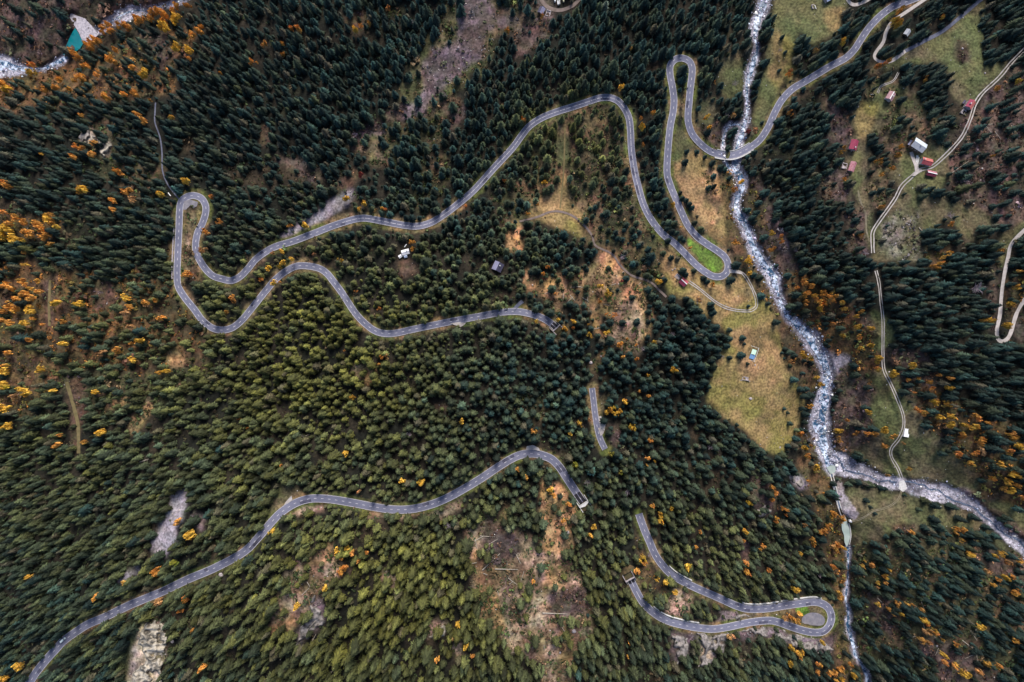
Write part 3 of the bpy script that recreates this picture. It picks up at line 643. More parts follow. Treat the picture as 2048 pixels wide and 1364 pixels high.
# ------------------------------------------------------------------ buildings
lab_groups = {}
KEEP = []      # (u, v, radius) kept clear of trees
class Frame:
    """local x along the ridge, y across, z up; placed on the site with a heading as seen from above"""
    def __init__(s, u, v, ang, up=0.0, h=None):
        s.h = float(height(u, v)) if h is None else h; x, y, z = wpos(u, v, s.h + up); s.k = (HC - s.h) / F
        s.loc = (float(x), float(y), float(z)); s.rz = -math.radians(ang)
def gable_house(name, label, cat, u, v, lpx, wpx, ang, roof, wall, wall_h=3.0, pitch=.42, ridge_white=False, roof2=None, chimney=None, doors=1, wins=2, group=None, over=.5):
    f = Frame(u, v, ang); L, Wd = lpx * f.k, wpx * f.k; KEEP.append((u, v, max(lpx, wpx) * .5 + 7))
    e = empty(name, f.loc, f.rz); tag(e, label, cat, group)
    hl, hw_ = L / 2 - over, Wd / 2 - over; rh = Wd / 2 * pitch * 1.3
    w = MB(); b = 0
    # walls with gables as one shell
    V = [(-hl, -hw_, -1.5), (hl, -hw_, -1.5), (hl, hw_, -1.5), (-hl, hw_, -1.5), (-hl, -hw_, wall_h), (hl, -hw_, wall_h), (hl, hw_, wall_h), (-hl, hw_, wall_h), (-hl, 0, wall_h + rh * hw_ / (Wd / 2) - .05), (hl, 0, wall_h + rh * hw_ / (Wd / 2) - .05)]
    w.V = V; w.F = [[0, 1, 5, 4], [1, 2, 6, 9, 5], [2, 3, 7, 6], [3, 0, 4, 8, 7], [4, 5, 9, 8], [6, 7, 8, 9], [0, 3, 2, 1]]
    wo = w.build('wall', wall, e)
    zt = wall_h + rh + .22; ze = wall_h - .1
    for s, mm in ((1, roof), (-1, roof2 or roof)):
        q = MB(); q.slab([(-L / 2, 0, zt), (-L / 2, -Wd / 2, ze), (L / 2, -Wd / 2, ze), (L / 2, 0, zt)] if s < 0 else [(L / 2, 0, zt), (L / 2, Wd / 2, ze), (-L / 2, Wd / 2, ze), (-L / 2, 0, zt)], .2)
        n = max(3, int(L / 1.2))
        for k in range(n + 1):      # standing seams
            x = -L / 2 + .06 + (L - .12) * k / n; q.slab([(x - .04, 0, zt + .05), (x - .04, s * Wd / 2, ze + .05), (x + .04, s * Wd / 2, ze + .05), (x + .04, 0, zt + .05)] if s < 0 else [(x + .04, 0, zt + .05), (x + .04, Wd / 2, ze + .05), (x - .04, Wd / 2, ze + .05), (x - .04, 0, zt + .05)], .05)
        r = q.build('roof', mm, e)
    rc = MB(); rw = .32 if ridge_white else .14
    rc.box(-L / 2 - .05, L / 2 + .05, -rw, rw, zt - .03, zt + .12); rc.build('ridge_cap', M['white'] if ridge_white else roof, e)
    if chimney is not None:
        c = MB(); cx, cy = chimney[0] * L / 2, chimney[1] * Wd / 2; c.box(cx - .35, cx + .35, cy - .35, cy + .35, wall_h, zt + .9); ch = c.build('chimney', M['stone'], e)
        c = MB(); c.box(cx - .45, cx + .45, cy - .45, cy + .45, zt + .9, zt + 1.02); c.build('chimney_cap', M['concrete'], ch)
    d = MB(); d.box(-.5, .5, -hw_ - .06, -hw_ + .02, 0, 2.1); do = d.build('door', M['wood'], e)
    d = MB(); d.box(.3, .38, -hw_ - .12, -hw_ - .06, .95, 1.1); d.build('handle', M['dark'], do)
    for s in (-1, 1):
        for k in range(wins):
            x = hl * (-.6 + 1.2 * (k + .5) / wins) + (1.1 if s < 0 and abs(hl * (-.6 + 1.2 * (k + .5) / wins)) < 1 else 0)
            c = MB(); y = s * hw_; c.box(x - .5, x + .5, min(y, y + s * .07), max(y, y + s * .07), 1.0, 2.1); wi = c.build('window', M['white'], e)
            c = MB(); c.box(x - .4, x + .4, min(y + s * .07, y + s * .09), max(y + s * .07, y + s * .09), 1.1, 2.0); c.build('pane', M['glass'], wi)
    return e, f, L, Wd
def ruin(name, label, cat, u, v, lpx, wpx, ang, hgt=1.6, m='stone', extra=()):
    f = Frame(u, v, ang); L, Wd = lpx * f.k / 2, wpx * f.k / 2; KEEP.append((u, v, max(lpx, wpx) * .5 + 4)); e = empty(name, f.loc, f.rz); tag(e, label, cat)
    for (x0, x1, y0, y1, hh_) in ((-L, L, -Wd, -Wd + .5, hgt), (-L, L, Wd - .5, Wd, hgt * .7), (-L, -L + .5, -Wd + .5, Wd - .5, hgt * .85), (L - .5, L, -Wd + .5, Wd * .3, hgt * .6)) + tuple(extra):
        w = MB(); n = max(2, int(max(x1 - x0, y1 - y0) / .9)); 
        for k in range(n):
            a, b = k / n, (k + 1) / n; hz = hh_ * random.uniform(.6, 1.1)
            if x1 - x0 > y1 - y0: w.box(x0 + (x1 - x0) * a, x0 + (x1 - x0) * b - .01, y0, y1, -1, hz)
            else: w.box(x0, x1, y0 + (y1 - y0) * a, y0 + (y1 - y0) * b - .01, -1, hz)
        w.build('wall', M[m], e)
    fl = MB(); fl.box(-L + .52, L - .52, -Wd + .52, Wd - .52, -1, .12); fl.build('floor', M[m], e)
    return e
gable_house('forest_cabin', 'cabin with bright white roof in a small forest clearing', 'house', 812, 505, 15.5, 10.5, -15, M['roof_white'], M['white'], 3.2, .35, chimney=(.4, .3))
gable_house('shed', 'small white shed left of the bright white cabin', 'shed', 801.3, 513, 7, 6, -32, M['roof_white'], M['white'], 2.2, .2, wins=1)
gable_house('shed', 'small blue roofed shed touching the bright white cabin', 'shed', 812, 513.5, 6.5, 5, -15, M['roof_blue'], M['white'], 2.2, .2, wins=1)
gable_house('cabin', 'cabin with dark slate roof and white gable among spruces', 'house', 996, 534, 18, 20, 115, M['roof_dark'], M['white'], 3.2, .55, roof2=M['roof_slate'], chimney=(-.3, .35))
gable_house('hut', 'red roofed hut with white ridge below the hairpin turf', 'hut', 1365.5, 564.5, 14.5, 14, 42, M['roof_red'], M['wood'], 3, .45, ridge_white=True, roof2=M['roof_magenta'])  # red slope painted as lit, magenta slope painted as shaded
gable_house('farmhouse', 'mauve roofed house with white ridge on the terrace meadow', 'house', 1777, 195, 17, 14, 121, M['roof_mauve'], M['stone'], 3.6, .45, ridge_white=True, roof2=M['roof_mauve'], chimney=(.1, .4))
gable_house('shed', 'pale grey roofed shed between the two lanes at top right', 'shed', 1810.5, 68, 13, 10.5, 124, M['roof_grey'], M['wood'], 3, .4)
gable_house('farmhouse', 'orange red roofed house beside the curving gravel lane', 'house', 1935, 212, 17, 14, 125, M['roof_orange'], M['stone'], 4, .5, roof2=M['roof_magenta'], chimney=(.2, -.4))
gable_house('shed', 'dark blue lean-to shed above left of the orange red house', 'shed', 1925.5, 206, 8, 5, 125, M['roof_dark'], M['wood'], 2.2, .25, wins=1)
gable_house('hut', 'magenta roofed hut at the wood edge beside two orange trees', 'hut', 1704, 292, 20, 15, 106, M['roof_magenta'], M['stone'], 3.4, .5, ridge_white=False, roof2=M['roof_magenta'], chimney=(.6, .2))
gable_house('hut', 'pale pink mottled hut with rubble walls on its left', 'hut', 1701.5, 335, 20, 12, 110, M['roof_pink'], M['stone'], 3, .45, roof2=M['roof_pink'])
gable_house('barn', 'big pale grey metal roofed barn at the farm junction', 'barn', 1831.8, 293.6, 27, 20, 33, M['roof_barn'], M['wood'], 5, .32, roof2=M['roof_grey'], chimney=(.1, -.1), wins=4)  # lower slope gets a darker grey, its shade put into the colour
gable_house('shed', 'dark narrow shed along the left end of the grey barn', 'shed', 1817.5, 287, 11, 4.5, 123, M['roof_slate'], M['wood'], 2.2, .2, wins=1)
gable_house('farmhouse', 'bright red roofed farmhouse beside the concrete yard', 'house', 1849.3, 325, 20.5, 14, 15, M['roof_orange'], M['stone'], 3.6, .42, roof2=M['roof_red'], chimney=(-.75, .25))  # darker red on the lower slope paints in its shade
gable_house('hut', 'dark maroon roofed hut with white ridge below the lane', 'hut', 1859, 348.5, 19, 11, 14, M['roof_pink'], M['wood'], 3, .45, ridge_white=True, roof2=M['roof_maroon'])
gable_house('hut', 'slate roofed hut near the parked trailers at the top edge', 'hut', 1082.5, 24, 13.5, 12, 118, M['roof_slate'], M['wood'], 3, .5, roof2=M['roof_dark'])
gable_house('hut', 'blue grey roofed house cut by the top edge of the picture', 'house', 1655, -2, 17, 13, 150, M['roof_blue'], M['stone'], 3.4, .4)
e, f, L, Wd = gable_house('hut', 'narrow hut on the meadow with mint roof and blue lower roof', 'hut', 1506, 704, 10, 9, 108, M['mint'], M['wood'], 2.4, .18, wins=1)
ly = MB(); ly.slab([(L / 2 + 4.2, Wd / 2 + .3, 1.9), (L / 2 + .1, Wd / 2 + .3, 2.25), (L / 2 + .1, -Wd / 2 - .3, 2.25), (L / 2 + 4.2, -Wd / 2 - .3, 1.9)][::-1], .12); ly.build('lower_roof', M['blue'], e)
for sx in (L / 2 + .4, L / 2 + 4):
    for sy in (-Wd / 2, Wd / 2):
        c = MB(); c.box(sx - .08, sx + .08, sy - .08, sy + .08, -.6, 1.75); c.build('post', M['wood'], e)
fe = empty('fence', f.loc, f.rz); tag(fe, 'pale rail fence round the mint and blue hut', 'fence')
fp = [(-L / 2 - 2.5, -Wd / 2 - 1.6), (L / 2 + 5.4, -Wd / 2 - 1.6), (L / 2 + 5.4, Wd / 2 + 1.6), (-L / 2 - 2.5, Wd / 2 + 1.6)]
for k in range(4):
    a, b = fp[k], fp[(k + 1) % 4]; r = MB()
    for z in (.5, 1.0): r.tube((*a, z), (*b, z), .09, .09, 4)
    r.build('rail', M['white'], fe); r = MB(); r.box(a[0] - .12, a[0] + .12, a[1] - .12, a[1] + .12, -.8, 1.25); r.build('post', M['white'], fe)
ruin('ruin', 'pale stone ruin of low walls on the open meadow', 'ruin', 1490, 757, 13, 7, 8, 1.5, extra=((-5.2, -2.6, -2.2, -1.8, 1.1), (3.1, 4.6, -1.9, -1.5, .9)))
ruin('ruin', 'mauve rubble walls beside the pale pink hut', 'ruin', 1688.5, 332, 11, 10, 105, 1.4)
ruin('ruin', 'grey foundation walls left of the red hut', 'ruin', 1355.5, 553.5, 11, 9, 42, 1.0)
ruin('ruin', 'roofless stone pen beside the slate roofed hut', 'ruin', 1096.5, 27, 12, 9, 105, 1.5)
ruin('ruin', 'dark roofless walls below the orange red house', 'ruin', 1926, 224, 9, 8, 125, 1.6)
ruin('ruin', 'small ruin with pink walls on the top meadow', 'ruin', 1626, 13.5, 8, 6, 70, 1.4)
# white board leaning on trestles beside the white cabin, water trough on the terrace
def box_thing(name, label, cat, u, v, l, w, ang, h, mt, legs=True):
    f = Frame(u, v, ang); e = empty(name, f.loc, f.rz); tag(e, label, cat); a, b = l * f.k / 2, w * f.k / 2
    q = MB(); q.slab([(-a, -b, h), (a, -b, h + .1), (a, b, h + .1), (-a, b, h)], .14); q.build('board', mt, e)
    for sx in (-a * .8, a * .8):
        q = MB(); q.box(sx - .07, sx + .07, -b * .8, b * .8, -.8, h - .13); q.build('leg', M['wood'], e)
    return e
box_thing('woodstack_cover', 'narrow white cover board above the bright white cabin', 'cover', 811.3, 491.5, 7, 1.7, -55, 1.1, M['white'])
box_thing('signboard', 'long white board standing beside the paved lane by the left hairpin', 'board', 340, 389, 8.5, 1.6, 52, 1.2, M['white'])
box_thing('water_trough', 'pale grey water trough on the green terrace meadow', 'trough', 1744, 189.5, 8, 1.6, 3, .8, M['concrete'])
box_thing('bench_board', 'red and white striped plank on the top meadow', 'plank', 1630, 15, 8, .9, 70, .9, M['white'])
# concrete pad, walkway, intake hut
def platform(name, label, cat, u, v, l, w, ang, t=.5, m='concrete', up=.1):
    f = Frame(u, v, ang, up); a, b = l * f.k / 2, w * f.k / 2; KEEP.append((u, v, max(l, w) * .5 + 5)); e = empty(name, f.loc, f.rz); tag(e, label, cat)
    q = MB(); q.box(-a, a, -b, b, -1.5, t); q.build('slab', M[m], e)
    q = MB()
    for (x0, x1, y0, y1) in ((-a, a, -b, -b + .3), (-a, a, b - .3, b), (-a, -a + .3, -b + .3, b - .3), (a - .3, a, -b + .3, b - .3)): q.box(x0, x1, y0, y1, t + .002, t + .2)
    q.build('kerb_rim', M[m], e); return e
platform('concrete_pad', 'pale rectangular concrete pad beside the twin track lane', 'pad', 1812.5, 865.5, 16.5, 10, 100, .8, 'white')
platform('concrete_yard', 'grey concrete yard between the barn and the red farmhouse', 'yard', 1834.5, 321.5, 21, 6, 98, .3)
gable_house('intake_hut', 'small white intake hut at the head of the milky basin', 'hut', 1699.5, 1041, 6, 5, 20, M['roof_white'], M['concrete'], 2, .15, wins=1)
platform('weir', 'pale concrete weir sill below the milky pond', 'weir', 1667, 950, 8, 3, 60, .8)
# channel walls down to the basin
def wall_line(name, label, L, off, th, ht, m, cat='wall', up=0.0):
    h = samp(HGT, L[:, 0], L[:, 1]); n = normals(L); k = (HC - 0) / F; parts = []
    a = L[:, :2] + n * (off - th / 2); b = L[:, :2] + n * (off + th / 2)
    h = sm1(h, 7)
    A = np.stack(wpos(a[:, 0], a[:, 1], h, ht + up), 1); B = np.stack(wpos(b[:, 0], b[:, 1], h, ht + up), 1)
    A0 = A - (0, 0, ht + 2.5); B0 = B - (0, 0, ht + 2.5); N = len(a); V = np.vstack([A, B, A0, B0]); i = np.arange(N - 1)
    Fc = np.vstack([np.stack([i, N + i, N + i + 1, i + 1], 1), np.stack([2 * N + i, i, i + 1, 2 * N + i + 1], 1), np.stack([N + i, 3 * N + i, 3 * N + i + 1, N + i + 1], 1)])
    o = mesh_obj(name, V, Fc, m); bm = bmesh.new(); bm.from_mesh(o.data); bmesh.ops.recalc_face_normals(bm, faces=bm.faces); bm.to_mesh(o.data); bm.free()
    return tag(o, label, cat)
wall_line('channel_wall', 'pale wall on the left bank of the water channel', S_CHAN[:, :2], 2.6, 1.4, 1.2, M['concrete'])
wall_line('channel_wall', 'thin wall on the gravel side of the water channel', S_CHAN[:, :2], -2.6, .9, 1.0, M['concrete'])
bw = curve(P("1698,1046 1701,1058 1702,1074 1699,1090")); wall_line('basin_wall', 'concrete wall along the right side of the milky basin', bw, 0, 1.2, 1.0, M['concrete'])
# retaining walls beside the roads
def side(L, i0, i1, off):
    n = normals(L); return (L[:, :2] + n * off)[i0:i1]
def near_idx(L, u, v): return int(np.argmin(np.hypot(L[:, 0] - u, L[:, 1] - v)))
i0, i1 = sorted((near_idx(ROAD_PASS, 358, 455), near_idx(ROAD_PASS, 354, 560)))
wall_line('retaining_wall', 'dark retaining wall along the outside of the left hairpin leg', side(ROAD_PASS, i0, i1, 11), 0, 1.4, 1.5, M['stone'])
for (L, a, b, off, lab) in ((ROAD_HAIR, (1300, 1222), (1400, 1256), -9.5, 'pale rock wall above the road below the slanting spruces'), (ROAD_HAIR, (1480, 1218), (1640, 1207), 9.5, 'pale wall on the uphill side of the bottom hairpin'),
                            (ROAD_HAIR, (1330, 1137), (1380, 1170), 9.5, 'short pale wall where the slanting road bends')):
    i0, i1 = sorted((near_idx(L, *a), near_idx(L, *b))); s = side(L, i0, i1, off)
    wall_line('retaining_wall', lab, s, 0, 1.8, 1.8, M['concrete'])
    
# ------------------------------------------------------------------ bridge
be = empty('road_bridge', (0, 0, 0)); tag(be, 'curved concrete road bridge over the boulder stream', 'bridge')
i0, i1 = sorted((near_idx(ROAD_PASS, 1504, 292), near_idx(ROAD_PASS, 1430, 306))); sl = slice(i0, i1); L = ROAD_PASS[sl]; h = road_h[0][sl]; n = normals(ROAD_PASS)[sl]
bx, by, bz = wpos(L[:, 0].mean(), L[:, 1].mean(), h.mean()); be.location = (float(bx), float(by), float(h.mean()) - 8)
def strip_solid(o0, o1, z0, z1, name, m):
    a = L[:, :2] + n * o0; b = L[:, :2] + n * o1; rows = []
    for (p, z) in ((a, z1), (b, z1), (b, z0), (a, z0)): rows.append(np.stack(wpos(p[:, 0], p[:, 1], h, z1), 1) - np.array([0, 0, z1 - z]))
    N = len(L); V = np.vstack(rows) - np.array(be.location); i = np.arange(N - 1); Fc = []
    for k in range(4):
        a_, b_ = k * N, ((k + 1) % 4) * N; Fc.append(np.stack([a_ + i, b_ + i, b_ + i + 1, a_ + i + 1], 1))
    Fc = np.vstack(Fc).tolist() + [[0, N, 2 * N, 3 * N], [N - 1, 2 * N - 1, 3 * N - 1, 4 * N - 1]]
    o = mesh_obj(name, V, Fc, m, be); bm = bmesh.new(); bm.from_mesh(o.data); bmesh.ops.recalc_face_normals(bm, faces=bm.faces); bm.to_mesh(o.data); bm.free(); return o
strip_solid(-8.6, 8.6, -.9, RUP - .06, 'deck', M['concrete'])
strip_solid(8.35, 9.3, -1.2, RUP + .95, 'parapet', M['concrete']); strip_solid(-9.3, -8.35, -1.2, RUP + .95, 'parapet', M['concrete'])
for t in (.22, .5, .78):
    j = int(len(L) * t); p = MB(); c = np.array([float(q) for q in wpos(L[j, 0], L[j, 1], h[j])]) - np.array(be.location)
    p.box(-.6, .6, -2.4, 2.4, -14, -.92); q = p.build('pier', M['concrete'], be); q.location = (c[0], c[1], c[2]); tt = L[min(j + 1, len(L) - 1), :2] - L[j - 1, :2]; q.rotation_euler = (0, 0, -math.atan2(tt[1], tt[0]))

# ------------------------------------------------------------------ tunnel mouths
def portal(L, h, end, wpx, label, depth=6, cap=4.7, wing=5, mm='concrete', slab=True):
    u, v = L[end, :2]; q = L[end - 4 if end < 0 else end + 4, :2]; d = np.array([u - q[0], v - q[1]]); d /= np.hypot(*d)
    k = (HC - h[end]) / F; ang = math.degrees(math.atan2(d[1], d[0])); x, y, z = wpos(u, v, float(h[end]))
    e = empty('tunnel_portal', (float(x), float(y), float(z)), -math.radians(ang)); tag(e, label, 'tunnel portal'); w = wpx * k / 2 + .6
    m = MB(); m.box(-.2, depth, -w - .5, -w, -2, cap); m.box(-.2, depth, w, w + .5, -2, cap); m.build('side_wall', M[mm], e)
    m = MB(); m.slab([(-.6, -w - .5, cap + .62), (1.9, -w - .5, cap + .62), (2.6, 0, cap + .62), (1.9, w + .5, cap + .62)], .6) if False else m.prism([(-.6, -w - .5), (1.2 if slab else .2, -w - .5), (2.6 if slab else .4, 0), (1.2 if slab else .2, w + .5), (-.6, w + .5)], cap, cap + .6); m.build('roof_slab', M[mm], e)
    m = MB(); m.box(-.6, -.2, -w - .5, w + .5, cap + .602, cap + 1.1); m.build('parapet', M[mm], e)
    m = MB(); m.box(depth - .1, depth, -w, w, -1, cap); m.build('tunnel_shade_panel', M['dark'], e)  # near-black panel standing in for the shade inside the tube
    for s in (-1, 1):
        m = MB(); m.slab([(-wing, s * (w + .25) - .25, .9), (-.61, s * (w + .25) - .25, cap), (-.61, s * (w + .25) + .25, cap), (-wing, s * (w + .25) + .25, .9)][::-1], 3.5); m.build('wing_wall', M[mm], e)
    # earth bank over the tube
    bank = np.array([(r * math.cos(t) * 1.0, r * math.sin(t)) for r in (0, 3, 6, 9, 12, 15) for t in np.linspace(-math.pi / 2, math.pi / 2, 13)])
    V = []; R_ = (0, 2, 4, 6, 8, 11); T = np.linspace(-math.pi / 2, math.pi / 2, 13)
    for r in R_:
        for t in T:
            zz = (cap + .4) * (1 - smooth(1, 11, r)) - .5 + random.uniform(-.2, .2) * (r < 14); V.append(((2.2 if slab else .3) + r * math.cos(t) * 1.3, r * math.sin(t), zz - (3 if r == 11 else 0)))
    Fc = [[i * 13 + j, (i + 1) * 13 + j, (i + 1) * 13 + j + 1, i * 13 + j + 1] for i in range(5) for j in range(12)]
    b = mesh_obj('earth_bank', V, Fc, M['bankearth'], None); b.location = e.location; b.rotation_euler = e.rotation_euler; tag(b, kind='structure')
    KEEP.append((u, v, 11)); return e
M['bankearth'] = mat('bank_earth', (.035, .035, .016), col2=(.11, .075, .04), scale=.35, detail=10)
portal(ROAD_LOW, road_h[2], -1, 16.6, 'pale concrete tunnel mouth where the lower road ends')
portal(ROAD_PASS, road_h[0], -1, 14.6, 'shaded tunnel mouth at the curved end of the upper road', depth=4, mm='stone', slab=False)
portal(ROAD_HAIR, road_h[3], 0, 15.5, 'narrow tunnel mouth of the bottom hairpin road', depth=5, mm='stone', slab=False)

# ------------------------------------------------------------------ vehicles
def car(u, v, ang):
    i = near_idx(ROAD_LOW, u, v); f = Frame(u, v, ang, RUP + .02, float(road_h[2][i])); e = empty('car', f.loc, f.rz); tag(e, 'pale car with an open tailgate on the lower left road', 'car')
    prof = [(-2.2, .35), (-2.25, .8), (-2.1, .95), (-1.15, 1.0), (1.9, 1.0), (2.15, .85), (2.2, .35)]
    V = [(x, y, z) for y in (-.88, .88) for x, z in prof]; n = len(prof)
    mesh_obj('body', V, [list(range(n)), list(range(n, 2 * n))[::-1]] + [[i_, n + i_, n + (i_ + 1) % n, (i_ + 1) % n][::-1] for i_ in range(n)], M['carpaint'], e)
    m = MB(); m.V = [(-1.2, -.8, 1.0), (1.95, -.8, 1.0), (1.95, .8, 1.0), (-1.2, .8, 1.0), (-.5, -.66, 1.48), (1.6, -.66, 1.48), (1.6, .66, 1.48), (-.5, .66, 1.48)]
    m.F = [[0, 1, 5, 4], [1, 2, 6, 5], [2, 3, 7, 6], [3, 0, 4, 7]]; m.build('windows', M['glass'], e)
    m = MB(); m.box(-.52, 1.62, -.68, .68, 1.48, 1.53); m.build('roof', M['carpaint'], e)
    m = MB(); m.slab([(1.7, -.75, 1.5), (2.9, -.75, 1.75), (2.9, .75, 1.75), (1.7, .75, 1.5)], .08); m.build('tailgate', M['carpaint'], e)
    for x in (-1.4, 1.4):
        for s in (-1, 1):
            m = MB(); m.tube((x, s * .9, .33), (x, s * .7, .33), .33, .33, 14); wh = m.build('wheel', M['tyre'], e); m = MB(); m.tube((x, s * .92, .33), (x, s * .88, .33), .19, .19, 10); m.build('rim', M['concrete'], wh)
    for s in (-1, 1):
        m = MB(); m.box(-2.27, -2.2, s * .62 - .15, s * .62 + .15, .62, .78); m.build('headlight', M['white'], e)
        m = MB(); m.box(2.17, 2.22, s * .68 - .1, s * .68 + .1, .6, .8); m.build('tail_light', M['redlamp'], e)
car(127.5, 1278.5, 137)
def trailer(u, v, lpx, wpx, ang, m_, label):
    f = Frame(u, v, ang, .3); e = empty('trailer', f.loc, f.rz); tag(e, label, 'trailer', 'trailers parked at the top edge'); a, b = lpx * f.k / 2, wpx * f.k / 2
    m = MB(); m.box(-a, a, -b, b, 1.0, 3.2); 
    for k in range(8): m.box(-a + 2 * a * (k + .4) / 8, -a + 2 * a * (k + .6) / 8, -b - .04, b + .04, 1.05, 3.23)
    m.build('box_body', m_, e); m = MB(); m.box(-a * .95, a * .95, -b * .6, b * .6, .6, .99); m.build('chassis', M['dark'], e)
    for x in (-a * .6, -a * .4, a * .7):
        for s in (-1, 1): m = MB(); m.tube((x, s * b, .5), (x, s * b * .7, .5), .5, .5, 12); m.build('wheel', M['tyre'], e)
trailer(1109.5, 1.5, 9, 2.6, 84, M['white'], 'long white trailer, leftmost of the parked row'); trailer(1115.6, 8.2, 7.5, 2.4, 84, M['white'], 'short white trailer, lowest of the parked row')
trailer(1118.7, 7.2, 8, 1.9, 86, M['concrete'], 'narrow grey trailer beside the lowest white one'); trailer(1126.2, 2, 9, 2.4, 80, roofm('trailer_cream', (.72, .66, .45)), 'cream trailer, rightmost of the parked row')
KEEP += [(1117, 5, 22), (1466, 310, 14), (340, 389, 6), (127, 1279, 8), (815, 535, 20), (1505, 706, 16), (1044, 604, 6)]

# ------------------------------------------------------------------ rock faces
M['crag'] = mat('crag_rock', (.44, .40, .34), col2=(.10, .092, .08), scale=.16, detail=15, rough=.9, bump=1.0, lo=.42, hi=.62)
M['cragg'] = mat('grey_crag_rock', (.27, .245, .24), col2=(.085, .078, .075), scale=.35, detail=14, rough=.9, bump=1.0, lo=.42, hi=.62)
def outcrop(pts, label, amp=5.0, m='crag', seed=1, grain=(16, 34)):
    pl = P(pts); a = np.array(pl); us_ = np.arange(a[:, 0].min() - 14, a[:, 0].max() + 14, 1.6); vs_ = np.arange(a[:, 1].min() - 14, a[:, 1].max() + 14, 1.6); U, V_ = np.meshgrid(us_, vs_)
    onr = smooth(8.5, 11, samp(DRall, U, V_))
    wu_ = (fbm(U, V_, 18, seed, 4) - .5) * 34; wv_ = (fbm(U, V_, 18, seed + 3, 4) - .5) * 34
    ins_ = inpoly(pl, U + wu_, V_ + wv_).astype(float); ins_ = ins_ * onr * smooth(.34, .42, fbm(U, V_, 17, seed + 31, 4)); f_ = ins_.copy()
    for _ in range(2): f_[1:-1, 1:-1] = (f_[1:-1, 1:-1] * 2 + f_[:-2, 1:-1] + f_[2:, 1:-1] + f_[1:-1, :-2] + f_[1:-1, 2:]) / 6
    rg = 1 - np.abs(2 * fbm(U * grain[1] / grain[0], V_, grain[1], seed + 9, 4) - 1) * 2.0; h_ = height(U, V_) + f_ * (amp * np.clip(rg, -.2, 1) + 1.0) - (1 - f_) * 2.5
    X_, Y_, Z_ = wpos(U, V_, h_); n1, n2 = U.shape; ix = np.arange(n1 * n2).reshape(n1, n2); q = np.stack([ix[1:, :-1], ix[1:, 1:], ix[:-1, 1:], ix[:-1, :-1]], -1).reshape(-1, 4)
    keep = (f_.ravel()[q] > .02).any(1); q = q[keep]; used = np.unique(q); re = np.full(n1 * n2, -1); re[used] = np.arange(len(used))
    o = mesh_obj('rock_face', np.stack([X_, Y_, Z_], -1).reshape(-1, 3)[used], re[q], M[m]); return tag(o, label, 'rock face')
outcrop("292,1252 312,1240 333,1247 332,1290 326,1330 312,1400 268,1400 262,1350 290,1320 280,1285", 'tall pale ochre cliff rising out of the lower left forest', 6, seed=41, grain=(26, 15))
outcrop("162,255 186,262 182,292 160,288", 'left of two small pale crags on the far left slope', 3, 'cragg', 42); outcrop("196,275 224,282 216,320 198,314", 'right of two small pale crags on the far left slope', 3, 'crag', 43)
outcrop("1342,1264 1384,1268 1380,1308 1352,1328", 'grey crag under the bottom hairpin road, left one', 4, 'cragg', 44); outcrop("1396,1270 1452,1268 1456,1290 1430,1318 1404,1342 1402,1302", 'pale crag under the bottom hairpin road, middle one', 4, 'cragg', 45)
outcrop("1470,1262 1545,1256 1600,1272 1650,1284 1662,1305 1600,1292 1540,1278", 'long grey rock band below the bottom hairpin bend', 3, 'cragg', 46); outcrop("1446,1228 1500,1229 1532,1231 1520,1236 1480,1238", 'thin rock band between the two legs of the hairpin', 1.5, 'cragg', 47)
outcrop("1583,944 1600,951 1618,968 1606,975 1588,960", 'small mauve rock slab in the wood above the milky pond', 2, 'cragg', 48); outcrop("1513,1015 1536,1000 1545,1020 1520,1035", 'small grey crag among orange trees above the hairpin', 2, 'cragg', 49)
outcrop("628,1200 646,1185 648,1240 600,1290 578,1308 614,1240", 'grey rock rib in the olive forest below the road', 2.5, 'cragg', 50, (30, 20)); outcrop("852,1268 872,1250 892,1244 896,1256 872,1276", 'small pale crag in the forest left of the felled clearing', 2, 'crag', 51)
# older repairs in the carriageway
rp_ = random.Random(12); rep = []
for _ in range(34):
    ri = rp_.choice([0, 0, 0, 2, 2, 3]); L_, w_ = ROADS[ri]; k_ = rp_.randrange(20, len(L_) - 40); n_ = rp_.randrange(3, 14); sd_ = rp_.choice([-1, 1])
    a_, b_ = sorted((sd_ * .75, sd_ * (w_ / 2 - 1.1))); rep.append(ribbon_arrays(L_, road_h[ri], a_, b_, RUP + .014, slice(k_, k_ + n_)))
V, Fc = join(rep); M['repair'] = mat('asphalt_repair', (.05, .052, .085), col2=(.085, .085, .13), scale=.3); tag(mesh_obj('road_patch', V, up_faces(V, Fc), M['repair']), kind='structure')

# ------------------------------------------------------------------ fallen logs
def log(u0, v0, u1, v1, r=.38, words=''):
    a = np.array([float(q) for q in wpos(u0, v0, None, r + .35)]); b = np.array([float(q) for q in wpos(u1, v1, None, r + .35)]); e = empty('fallen_log', a)
    q, oc, lm = place_words((u0 + u1) / 2, (v0 + v1) / 2)
    tag(e, (words + ' ' if words else '') + 'bleached fallen log ' + q + ' ' + oc + ' ' + lm if q in ('well', 'far') else (words + ' ' if words else '') + 'bleached fallen log ' + oc + ' ' + lm, 'log', 'fallen logs')
    lab_groups.setdefault(e['label'], []).append(e)
    m = MB(); d = b - a; m.tube((0, 0, 0), tuple(d * .5), r, r * .75, 8); m.tube(tuple(d * .5), tuple(d), r * .75, r * .35, 8); m.build('trunk', M['deadwood'], e)
    m = MB()
    for k in range(5):
        t = .45 + .1 * k; p = d * t; s = np.array([random.uniform(-1, 1), random.uniform(-1, 1), .35]); m.tube(tuple(p), tuple(p + s * 1.3), .08, .03, 4)
    m.build('branch_stub', M['deadwood'], e)
